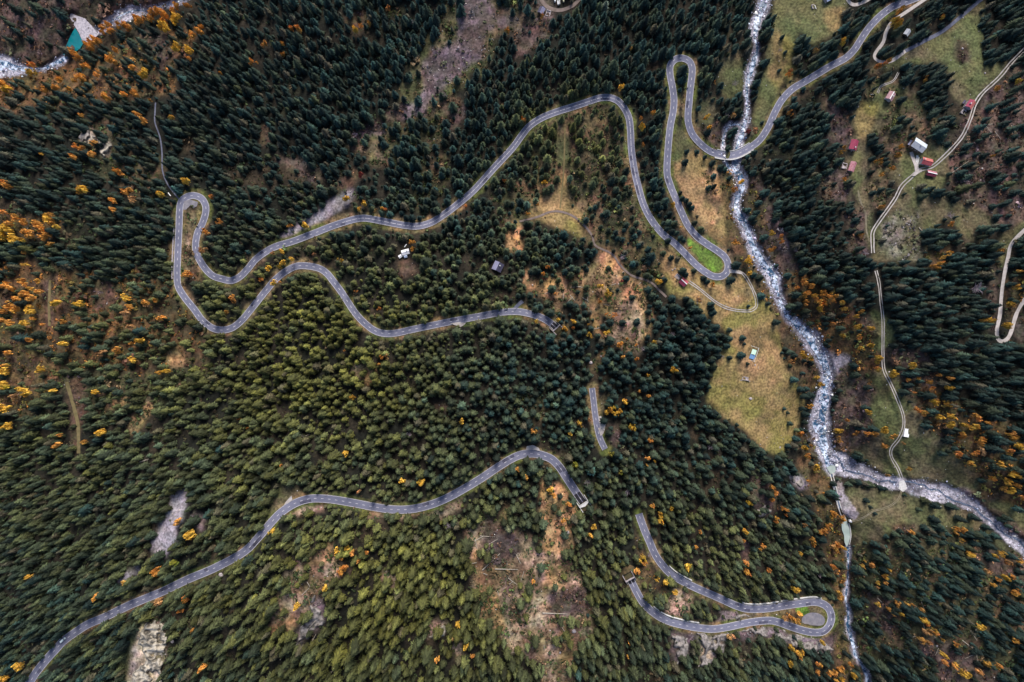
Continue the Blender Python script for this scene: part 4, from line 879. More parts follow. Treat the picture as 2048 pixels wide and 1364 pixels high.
for t in ("943,1085 968,1072 .42 longest", "965,1140 1000,1107 .5 thick", "990,1138 1036,1139 .42 level", "1085,1226 1135,1228 .5 thick", "950,1078 955,1098 .3 short", "975,1090 996,1078 .3 slender", "960,1072 990,1074 .3 thin", "1030,1105 1042,1128 .3 leaning",
          "728,803 734,826 .4 short", "578,1105 597,1088 .35 slender", "612,1262 640,1232 .35 slender", "572,1302 595,1272 .4 thick", "560,1320 575,1300 .35 short", "604,1190 618,1176 .3 short", "620,1290 632,1268 .3 short", "655,1350 668,1340 .35 stout",
          "440,1343 458,1322 .3 thin", "468,1295 482,1278 .4 thick", "398,862 418,857 .35 short", "280,924 298,918 .35 short", "155,958 172,953 .3 thin", "160,735 178,733 .35 short", "120,1034 134,1031 .3 thin", "335,911 360,903 .4 thick", "493,1056 500,1052 .35 short", "602,876 620,868 .5 stout",
          "1766,1186 1800,1203 .35 long", "1755,1196 1775,1215 .3 thin", "1838,455 1852,470 .35 long", "1924,1280 1950,1300 .3 thin", "1850,1265 1846,1240 .3 short", "1148,572 1166,575 .3 thin", "1140,590 1150,602 .3 short", "1165,595 1178,603 .3 slender", "735,136 741,144 .4 pale short", "1088,1290 1090,1300 .3 short", "848,1195 854,1210 .3 slender", "852,1165 858,1150 .3 thin", "2023,250 2026,275 .3 thin", "1905,345 1940,320 .25 thin"):
    p0, p1, r, *w = t.split(); log(*map(float, p0.split(',')), *map(float, p1.split(',')), float(r), ' '.join(w))

rl = random.Random(5)
for (u0_, v0_, u1_, v1_, n_) in ((950, 1060, 1070, 1200, 9), (1000, 1200, 1150, 1310, 6), (1190, 560, 1290, 690, 8), (1070, 560, 1180, 610, 5), (560, 1120, 680, 1240, 5), (1740, 1180, 1960, 1330, 12), (1920, 230, 2030, 300, 5)):
    for _ in range(n_):
        a_, b_, t_, l_ = rl.uniform(u0_, u1_), rl.uniform(v0_, v1_), rl.uniform(0, 3.14), rl.uniform(10, 26); log(a_, b_, a_ + l_ * math.cos(t_), b_ + l_ * math.sin(t_), rl.uniform(.18, .3), rl.choice(['thin', 'slender', 'short']))
# ------------------------------------------------------------------ trees
def spruce_tpl(seed, tiers=12, nb=9, full=1.0):
    r = np.random.default_rng(seed); V = []; Fc = []
    for k in range(tiers):
        t = k / (tiers - 1); z = .10 + .82 * t; rad = (1 - t ** 1.3) ** .72 * (.92 + .14 * r.random()) * (.86 + .14 * min(1, t * 5 + .3)) + .06
        n = nb if t < .75 else nb - 2; a0 = r.random() * 6.28
        for j in range(n):
            a = a0 + 6.283 * j / n + r.normal(0, .12); rr = rad * (.66 + .5 * r.random()); w = rr * 6.283 / n * .30 * full
            c, s = math.cos(a), math.sin(a); b = len(V); zt = z + r.normal(0, .008)
            V += [(.03 * c, .03 * s, zt + .035), (rr * .55 * c - w * s, rr * .55 * s + w * c, zt - .012), (rr * c, rr * s, zt - .045), (rr * .55 * c + w * s, rr * .55 * s - w * c, zt - .012)]
            Fc.append([b, b + 3, b + 2, b + 1])
    b = len(V); V += [(.05, 0, .92), (-.03, .04, .92), (-.03, -.04, .92), (0, 0, 1.0)]; Fc += [[b, b + 1, b + 3, b + 3]] if False else [[b, b + 1, b + 2, b + 3]]
    return np.array(V), np.array(Fc)
STPL = [spruce_tpl(100 + k) for k in range(8)]
def blob_tpl(seed, n, flat=.8, hollow=.55, lobes=5, leaf=1.0):
    r = np.random.default_rng(seed); V = []; Fc = []; L = [(r.normal(0, .36), r.normal(0, .36), r.uniform(.35, .75), r.uniform(.38, .6)) for _ in range(lobes)]
    for i in range(n):
        lx, ly_, lz, lr = L[i % lobes]; d = r.normal(0, 1, 3); d /= np.linalg.norm(d); d[2] = abs(d[2]) * 1.0 - .25 * (r.random() < .3); p = np.array([lx, ly_, lz]) + d * lr * r.uniform(hollow, 1) * np.array([1, 1, flat])
        nn_ = d + r.normal(0, .45, 3); nn_ /= np.linalg.norm(nn_); a = np.cross(nn_, r.normal(0, 1, 3)); a /= np.linalg.norm(a); c = np.cross(nn_, a); s = r.uniform(.10, .2) * leaf; b = len(V)
        V += [tuple(p + a * s), tuple(p + c * s * .8), tuple(p - a * s), tuple(p - c * s * .8)]; Fc.append([b, b + 1, b + 2, b + 3])
    return np.array(V), np.array(Fc)
BTPL = [blob_tpl(200 + k, 95) for k in range(6)]
SHTPL = [blob_tpl(300 + k, 16, .7, .6, 3, 2.1) for k in range(8)]
for TV_, _ in SHTPL: TV_[:, :2] *= 1.25
def scatter(name, tpls, pos, rad, ht, cols, m, jit=.3, seed=1):
    r = np.random.default_rng(seed); Vs, Fs, Cs, n = [], [], [], 0; ti = r.integers(0, len(tpls), len(pos))
    for k, (TV, TF) in enumerate(tpls):
        s = np.where(ti == k)[0]
        if not len(s): continue
        a = r.random(len(s)) * 6.283; c, sn = np.cos(a)[:, None], np.sin(a)[:, None]
        x = (TV[None, :, 0] * c - TV[None, :, 1] * sn) * rad[s][:, None]; y = (TV[None, :, 0] * sn + TV[None, :, 1] * c) * rad[s][:, None]; z = TV[None, :, 2] * ht[s][:, None]
        V = np.stack([x, y, z], -1) + pos[s][:, None, :]; nv = len(TV)
        q = np.repeat(1 + r.normal(0, jit, (len(s), nv // 4 + 1)), 4, 1)[:, :nv]
        C = cols[s][:, None, :] * np.clip(q, .4, 1.9)[..., None]
        Fs.append((TF[None] + (np.arange(len(s)) * nv)[:, None, None]).reshape(-1, TF.shape[1]) + n); Vs.append(V.reshape(-1, 3)); Cs.append(C.reshape(-1, 3)); n += len(s) * nv
    return mesh_obj(name, np.vstack(Vs), np.vstack(Fs), m, cols=np.vstack(Cs))
def olive_w(u, v):
    g = lambda cu, cv, su, sv: np.exp(-((u - cu) / su) ** 2 - ((v - cv) / sv) ** 2)
    w = .85 * g(780, 1200, 480, 260) + .9 * g(620, 700, 300, 220) + .75 * g(1150, 290, 120, 110) + .35 * g(80, 850, 300, 400) + .35 * g(1450, 1150, 260, 220) + .3 * g(990, 560, 160, 120)
    return np.clip(w, 0, 1)
AUT = """65,130,3,6 65,147,3,6,y 215,57,8,12 250,52,8,14 280,40,8,10 300,30,4,8 327,28,5,8 350,15,5,10 375,12,4,6 330,42,5,8 352,40,6,10,y 328,58,5,8,y 312,22,3,5 180,88,8,12 195,80,5,6 150,112,5,8 385,72,3,5 400,60,4,6 232,102,2,3 225,117,5,7 195,148,4,6 173,130,2,3 262,135,1,2 290,148,3,5,y 160,155,4,7 120,160,4,6 150,163,2,4 112,175,3,4 90,180,3,4 140,177,1,2 208,190,3,5 215,198,3,3 250,190,3,4 270,187,3,5 297,228,1,3,y 275,228,2,3 163,232,2,3 287,243,3,4 343,235,2,4 355,95,3,5,y 375,100,3,5,y 378,117,3,4 5,165,3,5 10,178,4,5,y 188,283,2,3 150,294,2,3 163,298,1,2 183,310,3,4 147,315,2,3 85,307,1,2 228,340,1,2 300,200,1,2 505,125,3,5 443,147,1,2
528,88,3,4 563,87,3,4 580,58,2,3 598,60,3,5 712,58,2,2,y 723,53,1,2 738,46,2,3 777,15,1,2 720,200,1,1 565,110,2,3 515,125,1,3 1017,60,2,3
1241,175,3,4,y 1049,239,3,3 1082,36,1,1 1261,98,1,2 1283,235,2,3 1305,224,2,3 1283,255,3,4,y 1285,290,1,2 1412,235,3,4,y 1415,255,3,4,y 1430,165,1,2,t 1464,230,3,4,t 1493,262,4,5,r 1510,258,3,4,t 1425,276,2,3,t
1792,47,8,9,y 1803,17,2,3 1797,24,2,3 1682,85,3,4,y 1580,140,3,5,t 1577,150,3,4 1630,103,2,3,t 1850,158,2,3 1992,175,2,3 2036,163,2,3,y 1684,305,1,1 1688,297,1,1 1580,227,1,2 1794,312,3,5 1803,293,2,3,y 1797,308,2,3 1760,323,3,5 1750,325,1,2 1783,338,2,3 1987,312,2,3 1691,356,2,4 1885,35,2,4 1773,124,3,8 1755,130,3,6
10,370,6,8 165,378,6,7,y 240,347,4,5 255,386,2,3 262,381,1,2 225,402,2,3 268,402,2,4,t 322,387,3,5,y 372,361,3,4,y 227,418,1,2 423,394,2,3 438,443,3,4 2,425,2,3
8,455,6,7,y 5,470,5,6,y 20,448,4,5 30,478,6,6,y 45,478,4,4,y 50,448,3,4 52,462,4,4 57,471,3,4 75,448,3,4 80,458,4,4 95,437,5,6,y 105,445,4,4 117,455,2,3,y 85,473,4,4 95,467,3,4 100,430,2,3 33,435,2,3 20,460,3,4,y
100,490,1,2 50,505,1,2 50,530,1,2 12,568,5,7 25,578,3,4 48,565,4,5 76,562,2,2 62,577,2,2 80,583,3,3 53,588,3,3 32,599,2,3 65,597,2,3 17,610,5,5 8,622,3,4 30,620,4,4 60,618,4,6,y 66,636,2,2 21,646,2,2 50,645,4,7,y 4,639,2,2 127,642,2,3 85,648,2,3 157,608,3,4,y 115,605,4,7,y 252,597,2,3,y 260,613,2,3 290,607,3,3 316,600,2,3 257,625,3,4,t 235,650,3,4,t 265,653,2,3,t 320,635,3,4 58,680,3,4 375,550,5,6 465,592,3,4 470,602,2,3 453,627,1,2 410,461,4,5 407,500,4,6,t
693,400,4,5,y 730,405,3,4,y 770,421,2,3 752,422,2,3,t 718,418,2,3,y 581,453,3,3 610,453,3,4,y 545,505,3,3,t 566,505,3,3,y 629,510,2,3,t 568,526,3,3,y 557,536,3,3,y 538,537,3,3,y 522,558,2,2 549,566,2,3,y 560,564,1,2 585,518,1,2,y 950,375,2,2 939,390,2,2 921,407,2,2 931,416,1,2 1008,363,2,2 717,350,4,8,r 824,484,4,4 825,500,3,3 681,519,1,2,y 712,582,1,2 758,618,2,2 815,613,1,1,t
1055,427,2,3 1076,409,1,2 1088,365,1,2,y 1098,533,2,2 1088,549,2,2 1089,559,1,2,r 1111,588,2,3 1201,575,3,6,y 1215,590,4,6,y 1200,603,3,4 1243,562,1,2,r 1312,565,3,4,y 1323,566,2,3,y 1379,496,2,2 1361,455,1,2 1345,410,2,3,y 1428,569,3,4 1498,520,5,6,y 1500,545,3,5,y 1470,485,3,5 1215,630,3,5 1230,630,2,3 1146,644,2,2,y 1147,656,2,3 1176,649,2,2,y 1180,668,3,4,y 1214,665,3,4,y 1255,676,3,3 1073,640,3,4,y 1115,640,3,3,y 1128,658,5,5,y 1240,690,4,6 1480,360,3,6,y 1468,380,3,5 1397,602,3,4,t
1541,466,2,3,y 1562,475,3,4 1564,483,2,3 1541,500,3,4 1760,350,3,5 1762,415,3,4 1740,440,2,2 1720,470,2,2 1880,517,1,2 1882,527,2,3 1866,531,2,2 1877,538,2,3 1897,504,2,3 1900,450,2,3 1998,500,4,5 2037,543,2,3 2033,575,4,5,y 2022,610,2,3,y 2014,652,2,3,y 1980,640,4,6,y 1962,640,3,5,y
1593,576,2,3 1608,563,5,6 1625,573,4,5 1613,590,6,6 1630,590,6,6 1645,590,7,7 1660,592,6,6 1668,598,4,5 1635,603,6,6 1650,605,5,5 1637,615,5,5,y 1610,605,4,4 1683,607,3,4 1685,620,4,4 1712,632,3,3,y 1718,625,2,2 1665,647,1,2 1710,655,3,4,y 1742,658,3,3,y 1718,673,3,4 1684,672,3,3,y
1722,697,2,2,y 1743,690,3,4,y 1756,716,3,3,y 1753,737,3,3 1752,725,2,3,y 1788,748,4,5,y 1815,760,2,2 1825,731,3,3,y 1838,756,2,2 1857,763,3,3 1877,750,3,3 1897,755,2,2 1865,775,2,2 1828,786,1,2 1868,805,5,4,y 1896,807,5,5 1897,777,2,2,y 1836,820,2,2 1846,826,3,3 1878,833,4,4,y 1900,835,3,4,y 1901,847,3,4,y 1930,850,4,5,y 1955,835,4,5 1947,855,5,5,y 1975,847,3,4 1922,873,6,6 1965,878,4,4 1960,885,4,4 1947,903,5,6 1918,905,4,4 1915,912,2,3 2020,868,3,4 2030,875,3,3 2022,880,2,3 2035,895,3,4,y 2018,905,3,4 2000,930,4,5,y 1940,928,3,4,y 1982,955,4,4 2030,952,6,7,y 2015,960,4,5,y 2037,970,3,4 2020,983,3,4,y 2045,995,3,4 2005,975,3,4 1737,824,2,2,y 1693,840,2,3 1675,863,4,5,y 1677,880,4,5 1710,868,2,2 1733,867,2,2 1748,867,2,2 1771,860,4,4,y 1768,890,3,4 1806,887,2,3,t 1784,872,2,2 1618,811,3,4 1598,868,3,4 1608,895,2,2,y 1615,915,4,6 1617,962,2,2 1635,935,4,6,y 1818,938,2,2 1775,950,2,2,t 1605,710,3,5,y 1623,720,2,4,y 1640,767,2,2,y 1635,754,2,3,y 1583,725,2,4,t
1546,975,4,5 1550,985,3,4 1545,1000,3,4 1552,1040,3,4 1567,1016,3,3 1666,1028,3,3 1664,1035,3,3 1683,1037,6,6 1660,1050,3,3 1645,1065,6,5 1652,1060,3,3 1625,1078,4,4 1628,1090,2,2 1675,1092,6,7 1687,1097,3,3,y 1673,1105,2,3 1662,1092,2,3,t 1600,1108,2,2,y 1665,1133,4,4 1538,1140,2,3 1610,1050,2,2,t 1572,1030,1,2 1590,1180,5,6,y 1680,1185,3,3 1682,1195,3,4 1582,1238,3,5 1592,1240,4,5 1597,1228,3,4,y 1570,1235,3,4,t
1725,1131,2,2,y 1730,1122,1,1 1743,1130,2,2 1779,1139,2,3,y 1771,1153,3,3,y 1755,1165,2,2,y 1770,1165,1,2 1752,1175,2,3,t 1755,1209,2,3,y 1775,1217,2,2 1795,1208,4,4 1818,1208,2,3 1787,1228,1,2 1798,1226,1,2,y 1844,1221,2,2,t 1845,1237,4,4,y 1853,1248,2,2 1855,1265,4,6,t 1872,1265,3,4 1843,1281,2,3 1855,1285,3,4,t 1912,1290,2,2 1958,1253,2,2,y 2031,1283,3,4,y 1885,1308,2,3,y 1890,1325,4,4 1908,1327,3,4 1975,1325,3,5,y 1955,1342,3,4,t 1928,1347,5,6,y 1994,1332,2,2 1885,1281,1,2
1912,1060,3,5 1925,1062,5,6 1922,1078,3,5 1937,1107,4,5,y 1987,1112,3,4,y 2003,1107,3,4,y 1975,1140,4,4,t 2010,1155,3,4,y 2012,1125,4,6,t 2023,1152,1,2 2030,1182,5,5 1985,1170,2,3,y 1995,1160,1,2 2037,1120,2,3,y 1823,1066,3,4
1583,1295,3,5,y 1600,1310,5,7,y 1636,1330,3,3 1636,1345,2,3 1680,1340,6,6 1665,1345,4,5 1672,1360,3,3,y 1687,1360,3,3,y 1705,1350,2,3,y 1580,1325,2,2,y 1643,1284,1,2,y 1700,1330,2,3
1322,1030,3,4,y 1320,1040,3,4,y 1129,1043,2,2 1188,1055,3,3,y 1180,1070,2,2,y 1285,1118,5,6,y 1290,1128,3,4 1275,1140,3,4 1330,1163,4,4,y 1316,1158,1,2,y 1393,1095,2,2 1522,1095,3,4 1491,1062,4,4,y 1488,1082,2,2 1400,1063,1,2 1490,1125,3,4 1492,1145,5,5 1375,1130,4,5,y 1067,1162,2,2 1258,1285,1,2 1255,1312,1,1 1462,1275,4,6,t 1350,1185,3,4,y
693,1098,3,4,y 703,1105,2,2 690,1132,7,6 681,1143,5,4 675,1104,2,3,y 682,1115,2,2 717,1122,1,2 650,1175,2,2,y 596,1213,2,2,y 543,1060,2,2,y 732,1102,1,1 915,1248,3,3,y 908,1274,3,3,t 932,1292,2,2,y 873,1320,3,4 947,1313,2,2
312,1143,6,6 58,1152,2,2,y 193,1192,2,2 248,1164,2,2 355,1043,2,3 320,1200,4,5,t 370,1200,3,3 363,1218,3,4 350,1125,5,7,g 385,1068,4,6,y 42,1330,3,5,y 10,1358,4,5,y 403,1335,2,2 385,1260,1,2
689,701,1,1 757,728,2,2 773,715,2,2,t 762,712,1,2 704,793,2,2,y 690,906,2,3,y 562,930,1,2 843,963,5,5,y 920,843,3,4,y 803,960,1,1,y 720,982,2,2,t
1238,690,4,4 1247,714,2,2 1271,720,2,2 1273,690,2,2 1308,685,2,2,y 1347,741,5,4,y 1297,751,2,2,y 1280,781,1,2 1181,780,1,1 1225,820,10,8,y 1212,825,4,4,y 1238,823,4,4,y 1263,853,7,5,y 1162,848,4,5,y 1180,840,2,3,t 1141,867,2,2,y 1067,862,3,4 1298,792,2,2 1250,800,3,4,y 1300,880,3,3 1151,930,6,5,g 1219,908,5,6,g 1244,945,3,4,g 1292,915,1,2 1293,928,1,2 1309,922,1,1,y 1036,938,2,2 1053,952,2,2 1100,980,3,4,y 1107,990,3,5 1135,1008,3,3 1305,1010,2,3 1344,1017,2,3,y 1500,1005,3,4,y
17,708,2,3 12,730,3,4 5,742,3,4,y 5,768,8,7,y 10,775,5,6,y 42,779,2,3,y 52,787,3,4,y 27,795,3,5,t 2,812,4,5,y 10,820,3,4,y 15,852,3,4,y 108,780,1,2,y 83,740,1,2,y 190,785,1,1,y 235,702,4,4 202,708,3,3,t 170,882,2,3 115,889,2,3 202,865,2,3,y 118,870,1,1 129,687,2,2,y 267,685,2,2 280,683,1,1,y 320,745,2,3,y 335,741,2,3,y 478,838,1,1 495,856,1,1 268,720,1,1,y"""
KA = np.array(KEEP)
# spruces
sp = 10.7; r0 = np.random.default_rng(11)
gu, gv = np.meshgrid(np.arange(-330, W2 + 330, sp), np.arange(-300, H2 + 300, sp * .88)); gu = gu + (np.arange(gu.shape[0]) % 2)[:, None] * sp / 2
gu = (gu + r0.uniform(-.46, .46, gu.shape) * sp).ravel(); gv = (gv + r0.uniform(-.46, .46, gv.shape) * sp).ravel(); N = len(gu)
stand = fbm(gu, gv, 60, 71, 3)
big = np.exp(-((gu - 800) / 420) ** 2 - ((gv - 1230) / 200) ** 2) + .6 * np.exp(-((gu - 480) / 260) ** 2 - ((gv - 880) / 160) ** 2) + .5 * np.exp(-((gu - 1980) / 150) ** 2 - ((gv - 760) / 160) ** 2)
ht = (15.5 + 15 * (stand - .5) + r0.normal(0, 3.6, N)); ht = np.clip(ht, 6, 27)
sz = 1 + .3 * np.clip(big, 0, 1)
small = r0.random(N) < .36; ht[small] *= r0.uniform(.35, .7, small.sum())
ht *= sz; rad = (ht * .62 + np.where(small, 3.0, 6.6)) * r0.uniform(.15, .255, N) * np.where(small, 1.12, 1)
hz = height(gu, gv); kpx = F / (HC - hz)
def at_height(u, v, h, z):   # where a point z metres above the ground at (u,v) shows on the survey grid
    k = (HC - h) / (HC - h - z); return CX + (u - CX) * k, CY + (v - CY) * k
mu, mv = at_height(gu, gv, hz, ht * .55)
dens = samp(denR, mu, mv); clump = fbm(gu, gv, 24, 73, 2)
ok = r0.random(N) < np.where(dens > .9, np.clip(1.35 - 1.15 * smooth(.42, .8, fbm(gu, gv, 26, 74, 2)) * .8, .25, .97) * (1 - .3 * np.clip(big, 0, 1)), dens * np.clip(.35 + 1.3 * (clump - .2), .2, 1.4))
far_ = (gu < -110) | (gu > W2 + 110) | (gv < -110) | (gv > H2 + 110); ok |= far_ & (r0.random(N) < .8); ok &= (samp(denR, gu, gv) > .02) | far_
for fr in (0, .3, .6, .9):
    qu, qv = at_height(gu, gv, hz, ht * fr); rp = rad * kpx * (1 - fr)
    ok &= (samp(DRall if fr == 0 else DRc, qu, qv) > 7.9 + rp * .32) & (samp(DS, qu, qv) > -1 + rp * .35) & (samp(DT if fr == 0 else DTc, qu, qv) > 2.6 + rp * .5)
for (ku, kv, kr) in KA:
    for fr in (0, .5, .95):
        qu, qv = at_height(gu, gv, hz, ht * fr); ok &= np.hypot(qu - ku, qv - kv) > kr
for pl in (POOL, APRON, POND, BASIN, FORD, DISC, ISL, P('366,398 400,395 412,420 395,470 392,560 362,560')): ok &= ~inpoly(pl, *at_height(gu, gv, hz, ht * .8)) & ~inpoly(pl, gu, gv)
for t_ in AUT.split():
    q = t_.split(','); au_, av_, as_ = float(q[0]), float(q[1]), float(q[3])
    for fr in (.3, .6, .9): qu, qv = at_height(gu, gv, hz, ht * fr); ok &= np.hypot(qu - au_, qv - av_) > as_ * .8 + 2.5
# lone trees that stand on the meadows
solo = [tuple(map(float, q.split(','))) for q in "1372,323,8 1375,302,6 1362,385,5 1366,396,6 1374,400,6 1380,408,7 1385,415,7 1338,481,7 1368,541,9 1373,549,7 1390,541,6 1409,556,7 1416,563,7 1424,609,8 1428,625,9 1425,617,7 1402,622,7 1461,660,6 1488,676,7 1486,711,9 1497,728,4 1457,693,6 1461,716,6 1490,688,4 1498,612,4 1344,515,7 1357,517,6 1328,506,7 1846,372,8 1856,380,7 1850,392,8 1866,376,6 1566,73,5 1572,103,4 1560,140,4 1591,893,8 1582,848,6 1577,826,4 1570,818,4 1840,1020,5 1752,1028,4 1743,1015,4".split()]
su, sv, sr = np.array(solo).T; sh = height(su, sv); srad = sr / (F / (HC - sh)); sht = srad * 4.6
for _ in range(3): k = (HC - sh - sht * .5) / (HC - sh); bu, bv = CX + (su - CX) * k, CY + (sv - CY) * k; sh = height(bu, bv)
pu = np.r_[gu[ok], bu]; pv = np.r_[gv[ok], bv]; ph = np.r_[hz[ok], sh]; pht = np.r_[ht[ok], sht]; prad = np.r_[rad[ok], srad]
px_, py_, pz_ = wpos(pu, pv, ph, -.4); PP = np.stack([px_, py_, pz_], 1); n = len(pu)
ow = olive_w(pu, pv) * (.75 + .5 * fbm(pu, pv, 50, 81, 2)); ow = np.clip(ow + r0.normal(0, .14, n), 0, 1)[:, None]
blue = np.array((.0112, .029, .0265)); oliv = np.array((.082, .082, .018)); tcol = blue * (1 - ow) + oliv * ow
slope_shade = lambda a, b, c, d, k: k * np.exp(-((pu - a) / c) ** 2 - ((pv - b) / d) ** 2)
tcol *= (1 - np.clip(slope_shade(330, 230, 420, 260, .32) + slope_shade(1650, 450, 170, 260, .25) + slope_shade(1960, 760, 200, 200, .35) + slope_shade(1830, 1260, 260, 200, .35) + slope_shade(1900, 60, 200, 200, .3) + slope_shade(1330, 780, 150, 230, .2), 0, .5))[:, None]  # slope shade put into the needle colour of whole stands
tcol *= np.exp(r0.normal(0, .38, n))[:, None]; br = r0.random(n) < .05; tcol[br] = tcol[br] * .4 + np.array((.09, .075, .05)) * .6
# which show largest: crown width times its visible length, inside the picture
tu, tv = at_height(pu, pv, ph, pht); kk = F / (HC - ph); size = prad * kk * (prad * 2 * kk + np.hypot(tu - pu, tv - pv) * .8)
inside = (tu > 6) & (tu < W2 - 6) & (tv > 6) & (tv < H2 - 6) & (pu > 0) & (pu < W2) & (pv > 0) & (pv < H2)
rank = np.argsort(-np.where(inside, size, -1)); pick = rank[:298]; rest = np.ones(n, bool); rest[pick] = False
print('spruces', n)
o = scatter('spruce_forest', STPL, PP[rest], prad[rest], pht[rest], tcol[rest], M['needles'], seed=5); tag(o, 'dense dark spruce forest covering the slopes between the roads', 'forest', kind='stuff')
# each large spruce is a thing: trunk and crown
cmesh = {}
def crown_mesh(vi, ci, tint):
    key = (vi, ci)
    if key not in cmesh:
        TV, TF = spruce_tpl(400 + vi, 14, 11); TV = TV.copy(); rr = np.random.default_rng(vi * 9 + ci); c = np.repeat(1 + rr.normal(0, .3, (len(TV) // 4 + 1)), 4)[:len(TV)]
        o = mesh_obj('crown', TV, TF, M['needles'], cols=np.array(tint)[None] * np.clip(c, .5, 1.6)[:, None]); cmesh[key] = o.data; bpy.data.objects.remove(o)
    return cmesh[key]
m = MB(); m.tube((0, 0, 0), (0, 0, .5), .022, .014, 6); m.tube((0, 0, .5), (0, 0, .97), .014, .003, 6); t_ = m.build('trunk', M['bark']); TRM = t_.data; bpy.data.objects.remove(t_)
def unique_label(lbl, grp, cat, o):
    o['label'] = lbl; o['category'] = cat; o['group'] = grp; lab_groups.setdefault(lbl, []).append(o)
LEV = np.array([.72, 1.0, 1.35])
for i in pick:
    w = float(ow[i, 0]); ci = int(round(w * 4)); lum = float(tcol[i].sum() / (blue * (1 - w) + oliv * w).sum()); li = int(np.argmin(abs(LEV - lum)))
    tint = (blue * (1 - ci / 4) + oliv * ci / 4) * LEV[li]
    e = empty('spruce', PP[i], random.uniform(0, 6.28))
    c = bpy.data.objects.new('crown', crown_mesh(int(i) % 6, ci * 3 + li, tint)); c.scale = (prad[i], prad[i], pht[i]); COL.objects.link(c); c.parent = e
    t = bpy.data.objects.new('trunk', TRM); t.scale = (pht[i],) * 3; COL.objects.link(t); t.parent = e
    q, oc, lm = place_words(float(tu[i]), float(tv[i]))
    hw_ = 'towering' if pht[i] > 24 else ('tall' if pht[i] > 20 else 'broad'); cw = ('dark blue green' if ci < 1 else 'deep green' if ci < 2 else 'mossy green' if ci < 4 else 'olive green')
    sh_ = ' with a pale crown' if li == 2 else (' in shadow tones' if False else '')
    unique_label(f'{hw_} {cw} spruce {q + " " if q != "close" else "close "}{oc} {lm}', 'large spruces on the slopes', 'spruce', e)

# ------------------------------------------------------------------ autumn trees

AC = {'o': (.76, .35, .08), 'y': (.78, .46, .07), 't': (.52, .28, .12), 'r': (.34, .07, .06), 'g': (.30, .30, .05)}
AW = {'o': 'orange', 'y': 'golden yellow', 't': 'tan', 'r': 'dark red', 'g': 'yellow green'}
r1 = np.random.default_rng(19); A = []
for t in AUT.split():
    q = t.split(','); u, v, c, s = map(float, q[:4]); k = q[4] if len(q) > 4 else 'o'
    for j in range(int(c)):
        rr = s * math.sqrt(r1.random()) * (0 if c == 1 else 1); a = r1.random() * 6.283
        A.append((u + rr * math.cos(a), v + rr * math.sin(a), r1.uniform(1.9, 4.2) * (1.15 if k == 'y' else 1), 'oytrg'.index(k)))
A = np.array(A); r_m = A[:, 2] / 2.3 * 1.2 * np.where(A[:, 0] < 420, 1.22, 1); a_ht = r_m * 3.4 + 6; ah = height(A[:, 0], A[:, 1])
for _ in range(2): k = (HC - ah - a_ht * .6) / (HC - ah); aub, avb = CX + (A[:, 0] - CX) * k, CY + (A[:, 1] - CY) * k; ah = height(aub, avb)
# the taller spruces behind must not bury them, so they stand a little higher than their neighbours' skirts
okA = (samp(DRall, aub, avb) > 8.8) & (samp(DT, aub, avb) > 2)
ax, ay, az = wpos(aub, avb, ah, -.3); AP = np.stack([ax, ay, az], 1)
KC = np.array([AC[c] for c in 'oytrg']); A_tan = np.clip((A[:, 0] - 1500) / 200, 0, 1)[:, None] * .5; acol = (KC[A[:, 3].astype(int)] * (1 - A_tan) + np.array((.36, .19, .05)) * A_tan) * np.exp(r1.normal(0, .2, len(A)))[:, None] * (1 + r1.normal(0, .08, (len(A), 3)))
ins = (A[:, 0] > 4) & (A[:, 0] < W2 - 4) & (A[:, 1] > 4) & (A[:, 1] < H2 - 4) & okA
arank = np.argsort(-np.where(ins, r_m, -1))[:295]; am = okA.copy(); am[arank] = False; print('autumn', len(A))
KA_U = A[:, 0]; KA_V = A[:, 1]
bmesh_ = {}
def blob_mesh(vi, ci, li):
    key = (vi, ci, li)
    if key not in bmesh_:
        TV, TF = blob_tpl(500 + vi, 150); rr = np.random.default_rng(vi); c = np.repeat(1 + rr.normal(0, .18, len(TV) // 4 + 1), 4)[:len(TV)]
        o = mesh_obj('crown', TV, TF, M['leaves'], cols=KC[ci][None] * (.6, .85, 1.1, 1.35)[li] * np.clip(c, .5, 1.6)[:, None]); bmesh_[key] = o.data; bpy.data.objects.remove(o)
    return bmesh_[key]
m = MB(); m.tube((0, 0, 0), (0, 0, .45), .05, .03, 6)
for k in range(4): m.tube((0, 0, .3 + .05 * k), (.25 * math.cos(k * 1.6), .25 * math.sin(k * 1.6), .62 + .05 * k), .02, .008, 4)
t_ = m.build('trunk', M['bark']); DTM = t_.data; bpy.data.objects.remove(t_)
for i in arank:
    e = empty('autumn_tree', AP[i], random.uniform(0, 6.28)); ci = int(A[i, 3]); c = bpy.data.objects.new('crown', blob_mesh(int(i) % 5, ci, int(i) % 2 + (0 if A[i, 0] > 1500 else 2))); c.scale = (r_m[i] * 1.1, r_m[i] * 1.1, a_ht[i]); COL.objects.link(c); c.parent = e
    t = bpy.data.objects.new('trunk', DTM); t.scale = (r_m[i], r_m[i], a_ht[i]); COL.objects.link(t); t.parent = e
    q, oc, lm = place_words(float(A[i, 0]), float(A[i, 1])); unique_label(f'{"full" if r_m[i] > 1.65 else "small"} {AW["oytrg"[ci]]} tree {q} {oc} {lm}', 'autumn trees', 'tree', e)
o = scatter('autumn_thicket', BTPL, AP[am], r_m[am] * 1.1, a_ht[am], acol[am], M['leaves'], seed=6); tag(o, 'scattered small autumn trees and saplings in yellow and orange', 'saplings', kind='stuff')

